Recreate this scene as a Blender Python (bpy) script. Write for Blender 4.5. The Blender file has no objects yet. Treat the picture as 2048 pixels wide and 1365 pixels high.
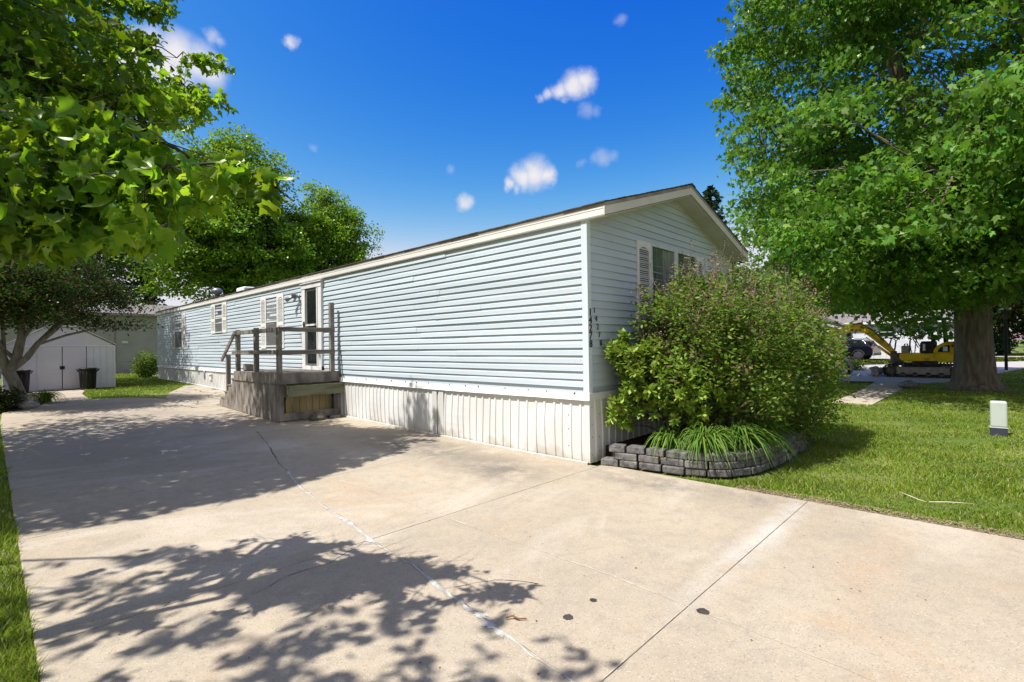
import bpy, math, random
import numpy as np
from mathutils import Vector, Matrix
random.seed(7); rng = np.random.default_rng(11)
S = bpy.context.scene; COL = S.collection

# ------------------------------------------------------------------ camera
FPX = 1005.33; YAW = .7641; PIT = .0095; ROL = -.01473
CAM = np.array([-5.272, -3.720, 1.518])
_F = np.array([math.cos(YAW)*math.cos(PIT), math.sin(YAW)*math.cos(PIT), math.sin(PIT)])
_R = np.array([math.sin(YAW), -math.cos(YAW), 0.]); _U = np.cross(_R, _F)
_R2 = _R*math.cos(ROL)+_U*math.sin(ROL); _U2 = -_R*math.sin(ROL)+_U*math.cos(ROL)
cd = bpy.data.cameras.new('camera'); co = bpy.data.objects.new('camera', cd); COL.objects.link(co)
cd.sensor_width = 36; cd.lens = FPX/2048*36; cd.clip_start = .05; cd.clip_end = 3000
m = Matrix.Identity(4)
for i in range(3):
    m[i][0] = _R2[i]; m[i][1] = _U2[i]; m[i][2] = -_F[i]; m[i][3] = CAM[i]
co.matrix_world = m; S.camera = co
def pix(P):
    d = np.asarray(P)-CAM; z = d@_F; z = np.where(z < .05, .05, z)
    return 1024+FPX*(d@_R2)/z, 682.5-FPX*(d@_U2)/z, d@_F
def skydir(x, y):
    d = _F+_R2*(x-1024)/FPX-_U2*(y-682.5)/FPX
    return d/np.linalg.norm(d)

# ------------------------------------------------------------------ sun and sky
SUN_EL = math.radians(59); SUN_TR = math.radians(-15)      # travel direction of the light in plan
TR = np.array([math.cos(SUN_TR)*math.cos(SUN_EL), math.sin(SUN_TR)*math.cos(SUN_EL), -math.sin(SUN_EL)])
sl = bpy.data.lights.new('sun', 'SUN'); sl.energy = 5.0; sl.angle = math.radians(.53); sl.color = (1, .965, .91)
so = bpy.data.objects.new('sun', sl); COL.objects.link(so)
so.rotation_euler = Vector(TR).to_track_quat('-Z', 'Y').to_euler(); so.location = (-20, 6, 30)
W = bpy.data.worlds.new('World'); S.world = W; W.use_nodes = True
nt = W.node_tree; nt.nodes.clear(); N = nt.nodes; L = nt.links
out = N.new('ShaderNodeOutputWorld'); bg = N.new('ShaderNodeBackground'); bg.inputs[1].default_value = .092
sky = N.new('ShaderNodeTexSky'); sky.sky_type = 'NISHITA'; sky.sun_disc = False
sky.sun_elevation = SUN_EL
sky.sun_rotation = math.atan2(-TR[0], -TR[1])
sky.air_density = 1.0; sky.dust_density = 1.1; sky.ozone_density = 3.0
# clearer, more deeply coloured air than the standard sky: steeper fall-off of red and green towards the zenith
spx = N.new('ShaderNodeSeparateColor'); L.new(sky.outputs[0], spx.inputs[0]); hs = N.new('ShaderNodeCombineColor')
for i, (ref, val, ex, mxv) in enumerate([(1.80, 1.55, 4.6, 5.6), (2.85, 3.5, 2.0, 5.8), (4.6, 6.2, .35, 6.4)]):
    a_ = N.new('ShaderNodeMath'); a_.operation = 'DIVIDE'; L.new(spx.outputs[i], a_.inputs[0]); a_.inputs[1].default_value = ref
    b_ = N.new('ShaderNodeMath'); b_.operation = 'POWER'; L.new(a_.outputs[0], b_.inputs[0]); b_.inputs[1].default_value = ex
    c_ = N.new('ShaderNodeMath'); c_.operation = 'MULTIPLY'; L.new(b_.outputs[0], c_.inputs[0]); c_.inputs[1].default_value = val
    d_ = N.new('ShaderNodeMath'); d_.operation = 'MINIMUM'; L.new(c_.outputs[0], d_.inputs[0]); d_.inputs[1].default_value = mxv; L.new(d_.outputs[0], hs.inputs[i])
tc = N.new('ShaderNodeTexCoord')
def cloudset(blobs, prev, noise_scale, amp, bright):
    nz = N.new('ShaderNodeTexNoise'); nz.inputs['Scale'].default_value = noise_scale; nz.inputs['Detail'].default_value = 8; nz.inputs['Roughness'].default_value = .68
    L.new(tc.outputs['Generated'], nz.inputs['Vector'])
    sb = N.new('ShaderNodeVectorMath'); sb.operation = 'SUBTRACT'; sb.inputs[1].default_value = (.5, .5, .5); L.new(nz.outputs['Color'], sb.inputs[0])
    sc = N.new('ShaderNodeVectorMath'); sc.operation = 'SCALE'; sc.inputs['Scale'].default_value = amp; L.new(sb.outputs[0], sc.inputs[0])
    ad = N.new('ShaderNodeVectorMath'); ad.operation = 'ADD'; L.new(tc.outputs['Generated'], ad.inputs[0]); L.new(sc.outputs[0], ad.inputs[1])
    acc = None
    for (x, y, rp, dens) in blobs:
        c = skydir(x, y)
        ds = N.new('ShaderNodeVectorMath'); ds.operation = 'DISTANCE'; L.new(ad.outputs[0], ds.inputs[0]); ds.inputs[1].default_value = tuple(c)
        cosa = float(np.dot(c, _F)); r = rp/FPX*cosa**1.5
        mr = N.new('ShaderNodeMapRange'); mr.interpolation_type = 'SMOOTHSTEP'
        mr.inputs[1].default_value = r*1.5; mr.inputs[2].default_value = r*.1; mr.inputs[3].default_value = 0; mr.inputs[4].default_value = dens
        L.new(ds.outputs['Value'], mr.inputs[0])
        if acc is None: acc = mr.outputs[0]
        else:
            mx = N.new('ShaderNodeMath'); mx.operation = 'MAXIMUM'; L.new(acc, mx.inputs[0]); L.new(mr.outputs[0], mx.inputs[1]); acc = mx.outputs[0]
    mi = N.new('ShaderNodeMix'); mi.data_type = 'RGBA'; L.new(acc, mi.inputs[0]); L.new(prev, mi.inputs[6]); mi.inputs[7].default_value = (*bright, 1)
    return mi.outputs[2]
o1 = cloudset([(1170, 162, 24, .95), (1148, 172, 26, .95), (1122, 182, 18, .9), (1098, 188, 14, .7), (1080, 194, 9, .45), (1128, 200, 9, .4),
               (1172, 220, 16, .25), (1190, 224, 12, .2),
               (1070, 348, 30, .97), (1046, 356, 24, .95), (1092, 352, 20, .95), (1018, 370, 12, .8), (1032, 380, 9, .5), (1078, 376, 9, .4),
               (930, 404, 15, .8), (926, 398, 9, .8), (582, 82, 15, .75), (1206, 318, 18, .3), (1225, 316, 12, .2), (1190, 320, 12, .2), (1243, 38, 12, .25), (900, 338, 8, .2),
               (626, 297, 9, .18), (424, 74, 17, .45), (438, 84, 13, .4), (1162, 328, 9, .18)], hs.outputs[0], 22, .034, (6.6, 6.4, 6.5))
o1 = cloudset([(352, 110, 46, .97), (330, 140, 60, .97), (395, 128, 40, .9), (420, 145, 34, .85), (300, 90, 40, .9), (250, 150, 80, .95)], o1, 16, .03, (6.6, 6.4, 6.5))
# bright haze bank of cloud low on the horizon to the left
o1 = cloudset([(250, 600, 70, .75), (360, 596, 70, .75), (450, 600, 60, .6), (120, 590, 60, .6), (520, 620, 60, .4)], o1, 14, .05, (6.0, 6.0, 6.3))
# unseen broken white cloud added behind the camera to make the shade less blue
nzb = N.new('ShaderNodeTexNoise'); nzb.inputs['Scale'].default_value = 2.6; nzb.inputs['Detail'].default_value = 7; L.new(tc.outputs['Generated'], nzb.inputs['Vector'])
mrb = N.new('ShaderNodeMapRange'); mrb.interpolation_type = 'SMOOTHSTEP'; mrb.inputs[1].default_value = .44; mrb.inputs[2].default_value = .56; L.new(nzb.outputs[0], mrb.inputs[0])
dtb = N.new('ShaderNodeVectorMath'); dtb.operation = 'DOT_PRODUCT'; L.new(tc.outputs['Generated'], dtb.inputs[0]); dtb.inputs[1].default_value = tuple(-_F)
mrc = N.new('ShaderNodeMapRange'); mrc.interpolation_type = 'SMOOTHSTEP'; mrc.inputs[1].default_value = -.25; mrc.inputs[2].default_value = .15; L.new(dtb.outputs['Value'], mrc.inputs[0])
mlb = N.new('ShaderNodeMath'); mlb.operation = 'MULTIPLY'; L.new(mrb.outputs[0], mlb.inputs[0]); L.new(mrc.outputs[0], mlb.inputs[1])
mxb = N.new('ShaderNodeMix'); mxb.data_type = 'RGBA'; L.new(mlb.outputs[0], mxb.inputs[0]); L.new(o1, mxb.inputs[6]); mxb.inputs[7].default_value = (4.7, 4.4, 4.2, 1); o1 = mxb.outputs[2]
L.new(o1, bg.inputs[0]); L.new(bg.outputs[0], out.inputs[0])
S.view_settings.view_transform = 'Standard'; S.view_settings.look = 'None'; S.view_settings.gamma = 1
S.view_settings.exposure = .56
S.cycles.max_bounces = 6; S.cycles.transparent_max_bounces = 4

# ------------------------------------------------------------------ materials
def nodes(m): return m.node_tree.nodes, m.node_tree.links
def mat(name, c1, c2=None, scale=5, rough=.7, bump=0, bscale=None, stretch=(1, 1, 1), spec=.3, metal=0, c3=None, s3=1, t3=(.55, .7), island=0, coat=0, detail=6):
    m = bpy.data.materials.new(name); m.use_nodes = True; n, l = nodes(m)
    b = n['Principled BSDF']; b.inputs['Roughness'].default_value = rough; b.inputs['Metallic'].default_value = metal
    b.inputs['Specular IOR Level'].default_value = spec; b.inputs['Coat Weight'].default_value = coat; b.inputs['Coat Roughness'].default_value = .08
    g = n.new('ShaderNodeNewGeometry'); mp = n.new('ShaderNodeMapping'); mp.inputs['Scale'].default_value = stretch; l.new(g.outputs['Position'], mp.inputs[0])
    c2 = c2 or tuple(x*.85 for x in c1)
    nz = n.new('ShaderNodeTexNoise'); nz.inputs['Scale'].default_value = scale; nz.inputs['Detail'].default_value = detail; l.new(mp.outputs[0], nz.inputs['Vector'])
    rp = n.new('ShaderNodeValToRGB'); rp.color_ramp.elements[0].position = .35; rp.color_ramp.elements[1].position = .65
    rp.color_ramp.elements[0].color = (*c2, 1); rp.color_ramp.elements[1].color = (*c1, 1); l.new(nz.outputs[0], rp.inputs[0])
    cur = rp.outputs[0]
    if c3:
        n3 = n.new('ShaderNodeTexNoise'); n3.inputs['Scale'].default_value = s3; n3.inputs['Detail'].default_value = 5; l.new(mp.outputs[0], n3.inputs['Vector'])
        mr = n.new('ShaderNodeMapRange'); mr.inputs[1].default_value = t3[0]; mr.inputs[2].default_value = t3[1]; l.new(n3.outputs[0], mr.inputs[0])
        mx = n.new('ShaderNodeMix'); mx.data_type = 'RGBA'; l.new(mr.outputs[0], mx.inputs[0]); l.new(cur, mx.inputs[6]); mx.inputs[7].default_value = (*c3, 1); cur = mx.outputs[2]
    if island:
        hv = n.new('ShaderNodeHueSaturation'); mr = n.new('ShaderNodeMapRange'); mr.inputs[3].default_value = 1-island; mr.inputs[4].default_value = 1+island
        l.new(g.outputs['Random Per Island'], mr.inputs[0]); l.new(mr.outputs[0], hv.inputs['Value']); l.new(cur, hv.inputs['Color']); cur = hv.outputs[0]
    l.new(cur, b.inputs['Base Color'])
    if bump:
        nb = n.new('ShaderNodeTexNoise'); nb.inputs['Scale'].default_value = bscale or scale*6; nb.inputs['Detail'].default_value = 8; l.new(mp.outputs[0], nb.inputs['Vector'])
        bp = n.new('ShaderNodeBump'); bp.inputs['Strength'].default_value = bump; bp.inputs['Distance'].default_value = .01; l.new(nb.outputs[0], bp.inputs['Height']); l.new(bp.outputs[0], b.inputs['Normal'])
    return m
def leafmat(name, dark, light, trans, tw=.45, hue=.03, gloss=.12, val=.35, accent=None, acc_t=.85):
    m = bpy.data.materials.new(name); m.use_nodes = True; n, l = nodes(m); n.clear()
    o = n.new('ShaderNodeOutputMaterial'); g = n.new('ShaderNodeNewGeometry')
    mr = n.new('ShaderNodeMix'); mr.data_type = 'RGBA'; l.new(g.outputs['Random Per Island'], mr.inputs[0]); mr.inputs[6].default_value = (*dark, 1); mr.inputs[7].default_value = (*light, 1)
    cur = mr.outputs[2]
    nz = n.new('ShaderNodeTexNoise'); nz.inputs['Scale'].default_value = .9; nz.inputs['Detail'].default_value = 2; l.new(g.outputs['Position'], nz.inputs['Vector'])
    mv = n.new('ShaderNodeMapRange'); mv.inputs[1].default_value = .3; mv.inputs[2].default_value = .7; mv.inputs[3].default_value = 1-val; mv.inputs[4].default_value = 1+val; l.new(nz.outputs[0], mv.inputs[0])
    hv = n.new('ShaderNodeHueSaturation'); l.new(mv.outputs[0], hv.inputs['Value']); l.new(cur, hv.inputs['Color']); cur = hv.outputs[0]
    wn = n.new('ShaderNodeTexWhiteNoise'); wn.noise_dimensions = '1D'; l.new(g.outputs['Random Per Island'], wn.inputs['W'])
    mh = n.new('ShaderNodeMapRange'); mh.inputs[3].default_value = .5-hue; mh.inputs[4].default_value = .5+hue; l.new(wn.outputs[0], mh.inputs[0]); l.new(mh.outputs[0], hv.inputs['Hue'])
    tcol = None
    if accent:
        ma = n.new('ShaderNodeMath'); ma.operation = 'GREATER_THAN'; ma.inputs[1].default_value = acc_t; l.new(wn.outputs[0], ma.inputs[0])
        mx = n.new('ShaderNodeMix'); mx.data_type = 'RGBA'; l.new(ma.outputs[0], mx.inputs[0]); l.new(cur, mx.inputs[6]); mx.inputs[7].default_value = (*accent, 1); cur = mx.outputs[2]
    d = n.new('ShaderNodeBsdfDiffuse'); l.new(cur, d.inputs[0])
    t = n.new('ShaderNodeBsdfTranslucent'); h2 = n.new('ShaderNodeHueSaturation'); h2.inputs['Color'].default_value = (*trans, 1); l.new(mv.outputs[0], h2.inputs['Value']); l.new(mh.outputs[0], h2.inputs['Hue']); l.new(h2.outputs[0], t.inputs[0])
    a = n.new('ShaderNodeMixShader'); a.inputs[0].default_value = tw; l.new(d.outputs[0], a.inputs[1]); l.new(t.outputs[0], a.inputs[2])
    gl = n.new('ShaderNodeBsdfGlossy'); gl.inputs['Roughness'].default_value = .45; gl.inputs[0].default_value = (.55, .6, .42, 1)
    fr = n.new('ShaderNodeFresnel'); fr.inputs[0].default_value = 1.4; mf = n.new('ShaderNodeMath'); mf.operation = 'MULTIPLY_ADD'; mf.inputs[1].default_value = .13; mf.inputs[2].default_value = gloss*.07; l.new(fr.outputs[0], mf.inputs[0])
    b = n.new('ShaderNodeMixShader'); l.new(mf.outputs[0], b.inputs[0]); l.new(a.outputs[0], b.inputs[1]); l.new(gl.outputs[0], b.inputs[2]); l.new(b.outputs[0], o.inputs[0])
    return m
M = {}
M['siding'] = mat('siding_pale_blue', (.505, .57, .62), (.445, .505, .56), .7, .45, .12, 40, (1, .25, 3), island=.04, c3=(.43, .475, .52), s3=.5, t3=(.56, .8))
M['corner'] = mat('corner_trim_pale_blue', (.58, .65, .69), (.55, .62, .67), 2, .4)
M['trim'] = mat('white_painted_metal', (.69, .69, .685), (.61, .61, .60), 1.5, .4, .05, 20)
M['fascia'] = mat('cream_fascia', (.71, .70, .675), (.64, .625, .59), 1.2, .5, .1, 30, (1, .3, 1))
M['edge'] = mat('weathered_taupe_fascia', (.33, .29, .25), (.22, .18, .15), 3, .8, .3, 60, (1, .3, 3))
M['rake'] = mat('rake_fascia_beige', (.62, .59, .54), (.55, .52, .47), 2, .55, .08, 30)
M['soffit'] = mat('beige_soffit', (.55, .53, .46), (.47, .45, .38), 2, .7)
def skirtmat():
    m = mat('white_ribbed_skirting', (.68, .68, .67), (.585, .58, .57), 1.1, .38, .2, 5, (1, 1, .6), c3=(.60, .58, .52), s3=1.6, t3=(.55, .85))
    n, l = nodes(m); b = n['Principled BSDF']; src = b.inputs['Base Color'].links[0].from_socket
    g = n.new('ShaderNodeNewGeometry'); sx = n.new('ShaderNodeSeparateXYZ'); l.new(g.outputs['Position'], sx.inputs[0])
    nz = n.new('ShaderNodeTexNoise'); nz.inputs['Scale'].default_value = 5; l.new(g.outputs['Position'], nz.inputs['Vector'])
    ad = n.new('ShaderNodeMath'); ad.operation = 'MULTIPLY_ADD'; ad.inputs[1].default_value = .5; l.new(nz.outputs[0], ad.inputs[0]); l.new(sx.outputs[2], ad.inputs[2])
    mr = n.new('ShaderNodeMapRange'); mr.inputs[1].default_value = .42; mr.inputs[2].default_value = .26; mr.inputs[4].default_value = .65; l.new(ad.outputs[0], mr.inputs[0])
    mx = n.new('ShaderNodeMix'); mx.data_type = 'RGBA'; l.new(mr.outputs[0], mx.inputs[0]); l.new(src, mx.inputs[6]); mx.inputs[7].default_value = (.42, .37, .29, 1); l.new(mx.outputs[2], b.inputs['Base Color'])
    return m
M['skirt'] = skirtmat()
M['shingle'] = mat('dark_asphalt_shingle', (.10, .09, .085), (.05, .045, .042), 9, .95, .8, 90, c3=(.16, .14, .12), s3=3)
M['shingle_grey'] = mat('grey_asphalt_shingle', (.22, .20, .20), (.15, .135, .13), 6, .95, .5, 60)
M['pvc'] = mat('ivory_shutter_plastic', (.74, .725, .70), (.68, .665, .64), 3, .5)
M['gap'] = mat('dark_gap', (.03, .03, .032), (.02, .02, .02), 4, .8)
M['glass'] = mat('dark_window_glass', (.020, .024, .026), (.010, .012, .014), 1.5, .04, spec=.8)
M['screen'] = mat('grey_insect_screen', (.13, .13, .135), (.10, .10, .105), 6, .35, spec=.4, stretch=(1, 12, 1))
M['curtain'] = mat('window_glass_over_curtain', (.16, .19, .17), (.03, .04, .038), 3, .08, spec=.7, stretch=(9, 9, .25))
M['curtainlt'] = mat('window_glass_over_pale_blind', (.26, .27, .26), (.17, .18, .18), 5, .1, spec=.6, stretch=(6, 6, .3))
M['door'] = mat('bronze_storm_door', (.16, .145, .13), (.12, .11, .10), 3, .45)
M['frame_grey'] = mat('aged_white_door_frame', (.72, .71, .71), (.60, .59, .60), 3, .45)
M['wood'] = mat('weathered_grey_wood', (.29, .26, .23), (.14, .122, .105), 6, .9, .5, 30, (1, 1, .35), c3=(.30, .27, .24), s3=2.5, t3=(.5, .8), island=.12)
M['woodh'] = mat('weathered_grey_wood_rail', (.25, .215, .185), (.12, .10, .085), 9, .9, .5, 40, (.25, .25, 2), island=.1)
M['woodgreen'] = mat('mossy_planter_wood', (.19, .195, .125), (.10, .105, .06), 5, .9, .4, 30, (.3, 1, 2), c3=(.24, .22, .15), s3=3)
M['woodyel'] = mat('mossy_yellowed_boards', (.36, .27, .13), (.18, .155, .08), 3, .9, .4, 30, (1, 1, .3), c3=(.19, .19, .07), s3=2.2, t3=(.45, .65))
M['number'] = mat('black_number', (.012, .012, .015), None, 5, .4)
M['metal'] = mat('grey_galvanised_metal', (.35, .37, .38), (.25, .26, .27), 5, .4, metal=.7)
M['white_plastic'] = mat('white_plastic', (.8, .8, .8), (.74, .74, .75), 4, .35)
M['black_plastic'] = mat('black_plastic', (.009, .010, .012), (.006, .007, .008), 6, .45)
M['black_rubber'] = mat('black_rubber', (.025, .024, .023), (.05, .045, .04), 8, .85)
M['bark'] = mat('grey_brown_bark', (.20, .165, .13), (.085, .068, .055), 7, .95, 1.0, 22, (1.6, 1.6, .3), c3=(.13, .13, .10), s3=1.4)
M['barkdark'] = mat('dark_bark', (.07, .058, .048), (.03, .025, .02), 8, .95, .8, 25, (1.5, 1.5, .3))
M['barklt'] = mat('pale_smooth_bark', (.22, .20, .18), (.12, .105, .09), 8, .9, .6, 22, (1.5, 1.5, .4))
M['shed'] = mat('shed_white_paint', (.55, .545, .575), (.48, .475, .505), 1.6, .5, .1, 20, c3=(.50, .47, .52), s3=1.1)
M['greysiding'] = mat('taupe_grey_siding', (.38, .36, .32), (.33, .31, .28), 1.5, .6)
M['whitesiding'] = mat('white_lap_siding', (.60, .62, .66), (.54, .56, .61), 1.5, .5)
M['greypaint'] = mat('grey_green_paint', (.24, .28, .28), (.20, .24, .24), 2, .6)
M['block'] = mat('grey_tumbled_concrete_block', (.19, .18, .175), (.08, .077, .075), 16, .95, 1, 50, island=.3, c3=(.30, .29, .27), s3=5, t3=(.56, .72))
M['pedestal'] = mat('sage_grey_utility_box', (.46, .50, .46), (.41, .45, .41), 3, .45, .05, 40)
M['pedbase'] = mat('navy_black_box_base', (.04, .042, .07), (.03, .03, .05), 6, .6)
M['yellow'] = mat('excavator_yellow', (.86, .57, .012), (.72, .46, .01), 3, .4, .05, 20, c3=(.35, .24, .03), s3=2.5, coat=.2)
M['steel'] = mat('dusty_track_steel', (.16, .145, .13), (.07, .062, .058), 7, .7, .4, 30)
M['dusty'] = mat('dusty_grey_steel', (.34, .31, .27), (.22, .20, .18), 7, .8, .3, 30)
M['carpaint'] = mat('dark_navy_car_paint', (.006, .008, .018), (.005, .007, .016), 3, .25, metal=.3, coat=.8)
M['carglass'] = mat('tinted_car_glass', (.012, .014, .018), (.01, .012, .015), 2, .05, spec=.8)
M['red'] = mat('red_lamp_lens', (.55, .03, .02), (.45, .02, .02), 3, .2)
M['chrome'] = mat('chrome', (.7, .7, .72), (.6, .6, .62), 3, .15, metal=1)
M['mulch'] = mat('dark_mulch', (.055, .04, .028), (.02, .015, .011), 22, .95, 1, 60)
M['clip'] = mat('dry_clippings', (.34, .26, .16), (.16, .11, .07), 40, .95)
M['rock'] = mat('pale_boulder', (.40, .37, .34), (.22, .20, .18), 7, .9, .8, 30)
M['seal'] = mat('pale_crack_sealant', (.52, .51, .48), (.34, .32, .28), 14, .8, .6, 90)
M['hair'] = mat('faint_crack_filler', (.54, .49, .41), (.40, .32, .24), 20, .9, .5, 90)
M['stain'] = mat('dark_oil_stain', (.035, .03, .026), (.07, .06, .05), 18, .5)
M['twig'] = mat('brown_twig', (.24, .12, .05), (.14, .07, .03), 14, .8)
M['straw'] = mat('dry_straw', (.62, .56, .38), (.5, .45, .3), 14, .8)
M['street'] = mat('sunlit_concrete_street', (.42, .39, .37), (.36, .335, .32), 1.5, .9, .3, 40)
M['edgesoil'] = mat('dry_soil_lawn_edge', (.24, .18, .12), (.12, .085, .055), 24, .95, 1, 70, c3=(.34, .28, .18), s3=9)
M['leaf_near'] = leafmat('maple_leaf_backlit', (.045, .115, .010), (.11, .20, .016), (.31, .48, .014), .56, .022, .35, .4)
M['leaf_big'] = leafmat('maple_leaf_midgreen', (.045, .125, .020), (.13, .25, .036), (.20, .40, .028), .38, .02, .2, .45)
M['leaf_back'] = leafmat('honey_green_leaf', (.075, .165, .018), (.165, .29, .03), (.30, .48, .025), .42, .018, .15, .4)
M['leaf_dark'] = leafmat('dark_green_leaf', (.014, .034, .008), (.034, .068, .014), (.07, .13, .018), .25, .02, .0, .35, accent=(.10, .035, .02), acc_t=.8)
M['leaf_far'] = leafmat('far_green_leaf', (.06, .14, .02), (.10, .21, .03), (.17, .33, .03), .3, .02, .08, .3)
M['needle'] = leafmat('spruce_needle', (.018, .040, .018), (.035, .065, .030), (.03, .06, .02), .1, .01, .1, .3)
M['bluespruce'] = leafmat('blue_spruce_needle', (.14, .22, .20), (.26, .36, .34), (.1, .15, .12), .1, .01, .1, .3)
M['leaf_lilac'] = leafmat('lilac_leaf', (.06, .13, .018), (.18, .285, .042), (.26, .42, .035), .38, .03, .25, .3, accent=(.17, .10, .06), acc_t=.84)
M['leaf_rhodo'] = leafmat('rhododendron_leaf', (.12, .22, .025), (.32, .42, .07), (.34, .48, .04), .3, .02, .6, .25)
M['leaf_lily'] = leafmat('daylily_blade', (.055, .13, .02), (.17, .27, .05), (.22, .36, .035), .33, .025, .3, .2)
M['seedhead'] = mat('dry_brown_flower_heads', (.26, .185, .13), (.15, .105, .075), 12, .95)
M['twiggrey'] = mat('grey_twig', (.26, .22, .19), (.16, .13, .11), 10, .9)
M['grass'] = leafmat('lawn_blade', (.10, .17, .014), (.24, .31, .038), (.30, .42, .035), .35, .02, .04, .2, accent=(.36, .34, .16), acc_t=.87)
def groundmat():
    m = mat('lawn_soil_and_turf', (.12, .17, .028), (.075, .12, .018), 1.2, .95, .8, 120, c3=(.24, .22, .09), s3=.9, t3=(.50, .70)); return m
M['ground'] = groundmat()
def concrete():
    m = bpy.data.materials.new('tan_driveway_concrete'); m.use_nodes = True; n, l = nodes(m); b = n['Principled BSDF']; b.inputs['Roughness'].default_value = .85; b.inputs['Specular IOR Level'].default_value = .25
    g = n.new('ShaderNodeNewGeometry')
    def noise(s, d=6, r=.55, st=None, dist=0):
        z = n.new('ShaderNodeTexNoise'); z.inputs['Scale'].default_value = s; z.inputs['Detail'].default_value = d; z.inputs['Roughness'].default_value = r; z.inputs['Distortion'].default_value = dist
        if st:
            mp = n.new('ShaderNodeMapping'); mp.inputs['Scale'].default_value = st; l.new(g.outputs['Position'], mp.inputs[0]); l.new(mp.outputs[0], z.inputs['Vector'])
        else: l.new(g.outputs['Position'], z.inputs['Vector'])
        return z.outputs[0]
    def rng_(s, a, c, lo=0, hi=1):
        r = n.new('ShaderNodeMapRange'); r.inputs[1].default_value = a; r.inputs[2].default_value = c; r.inputs[3].default_value = lo; r.inputs[4].default_value = hi; l.new(s, r.inputs[0]); return r.outputs[0]
    def mix(f, a, c, mode='MIX'):
        x = n.new('ShaderNodeMix'); x.data_type = 'RGBA'; x.blend_type = mode; l.new(f, x.inputs[0]) if not isinstance(f, float) else setattr(x.inputs[0], 'default_value', f)
        for i, v in ((6, a), (7, c)):
            if isinstance(v, tuple): x.inputs[i].default_value = (*v, 1)
            else: l.new(v, x.inputs[i])
        return x.outputs[2]
    cur = mix(rng_(noise(.55, 5), .35, .65), (.33, .285, .215), (.475, .41, .31))
    cur = mix(rng_(noise(2.6, 8, .65), .3, .75), cur, (.43, .35, .255))
    cur = mix(rng_(noise(7, 9, .75), .48, .74, 0, .65), cur, (.25, .215, .165))
    cur = mix(rng_(noise(1.3, 9, .72, None, 1.5), .54, .66, 0, .45), cur, (.30, .265, .215))
    cur = mix(rng_(noise(1.1, 9, .74, (1, .6, 1), .9), .56, .72, 0, .55), cur, (.43, .29, .16))           # rust bloom
    cur = mix(rng_(noise(.45, 7, .65, (.7, 1.6, 1), 1), .52, .68, 0, .7), cur, (.56, .50, .42))           # worn pale patches
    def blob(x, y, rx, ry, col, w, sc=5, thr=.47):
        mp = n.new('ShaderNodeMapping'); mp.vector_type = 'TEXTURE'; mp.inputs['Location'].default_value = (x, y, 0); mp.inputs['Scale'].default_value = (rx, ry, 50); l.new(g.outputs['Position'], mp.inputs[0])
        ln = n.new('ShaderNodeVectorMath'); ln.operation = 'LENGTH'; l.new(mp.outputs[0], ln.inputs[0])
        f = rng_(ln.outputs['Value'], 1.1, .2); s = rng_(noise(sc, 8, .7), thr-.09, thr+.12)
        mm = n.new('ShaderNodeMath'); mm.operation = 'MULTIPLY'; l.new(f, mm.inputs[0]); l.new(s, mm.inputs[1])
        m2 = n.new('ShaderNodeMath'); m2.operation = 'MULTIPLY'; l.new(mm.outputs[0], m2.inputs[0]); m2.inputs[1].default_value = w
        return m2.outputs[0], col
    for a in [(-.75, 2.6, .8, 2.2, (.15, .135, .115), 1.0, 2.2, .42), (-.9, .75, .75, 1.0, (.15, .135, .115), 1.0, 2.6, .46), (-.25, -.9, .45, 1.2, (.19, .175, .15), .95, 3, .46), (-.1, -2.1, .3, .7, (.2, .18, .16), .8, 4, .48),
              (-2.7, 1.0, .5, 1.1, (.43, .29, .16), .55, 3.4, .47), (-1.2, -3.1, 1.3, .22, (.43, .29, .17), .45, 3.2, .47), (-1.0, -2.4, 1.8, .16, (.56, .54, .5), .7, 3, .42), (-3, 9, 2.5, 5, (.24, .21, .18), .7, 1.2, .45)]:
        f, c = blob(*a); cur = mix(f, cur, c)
    vo = n.new('ShaderNodeTexVoronoi'); vo.inputs['Scale'].default_value = 170; l.new(g.outputs['Position'], vo.inputs['Vector'])
    sp = n.new('ShaderNodeSeparateColor'); l.new(vo.outputs['Color'], sp.inputs[0])
    cur = mix(rng_(sp.outputs[0], .92, .95, 0, .6), cur, (.17, .14, .11)); cur = mix(rng_(sp.outputs[1], .92, .95, 0, .45), cur, (.60, .55, .48))
    f2 = noise(140, 3); cur = mix(rng_(f2, .3, .7, 0, .35), cur, (.28, .23, .17))
    l.new(cur, b.inputs['Base Color'])
    bp = n.new('ShaderNodeBump'); bp.inputs['Strength'].default_value = .35; bp.inputs['Distance'].default_value = .004; l.new(noise(110, 8, .7), bp.inputs['Height']); l.new(bp.outputs[0], b.inputs['Normal'])
    return m
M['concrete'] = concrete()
def flagmat():
    m = mat('cracked_patio_flagstone', (.42, .36, .29), (.32, .27, .21), 2, .9, .5, 60); n, l = nodes(m); b = n['Principled BSDF']; src = b.inputs['Base Color'].links[0].from_socket
    g = n.new('ShaderNodeNewGeometry'); v = n.new('ShaderNodeTexVoronoi'); v.feature = 'DISTANCE_TO_EDGE'; v.inputs['Scale'].default_value = 1.9; l.new(g.outputs['Position'], v.inputs['Vector'])
    r = n.new('ShaderNodeMapRange'); r.inputs[1].default_value = .035; r.inputs[2].default_value = .02; l.new(v.outputs['Distance'], r.inputs[0])
    x = n.new('ShaderNodeMix'); x.data_type = 'RGBA'; l.new(r.outputs[0], x.inputs[0]); l.new(src, x.inputs[6]); x.inputs[7].default_value = (.07, .075, .035, 1); l.new(x.outputs[2], b.inputs['Base Color']); return m
M['flag'] = flagmat()

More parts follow.
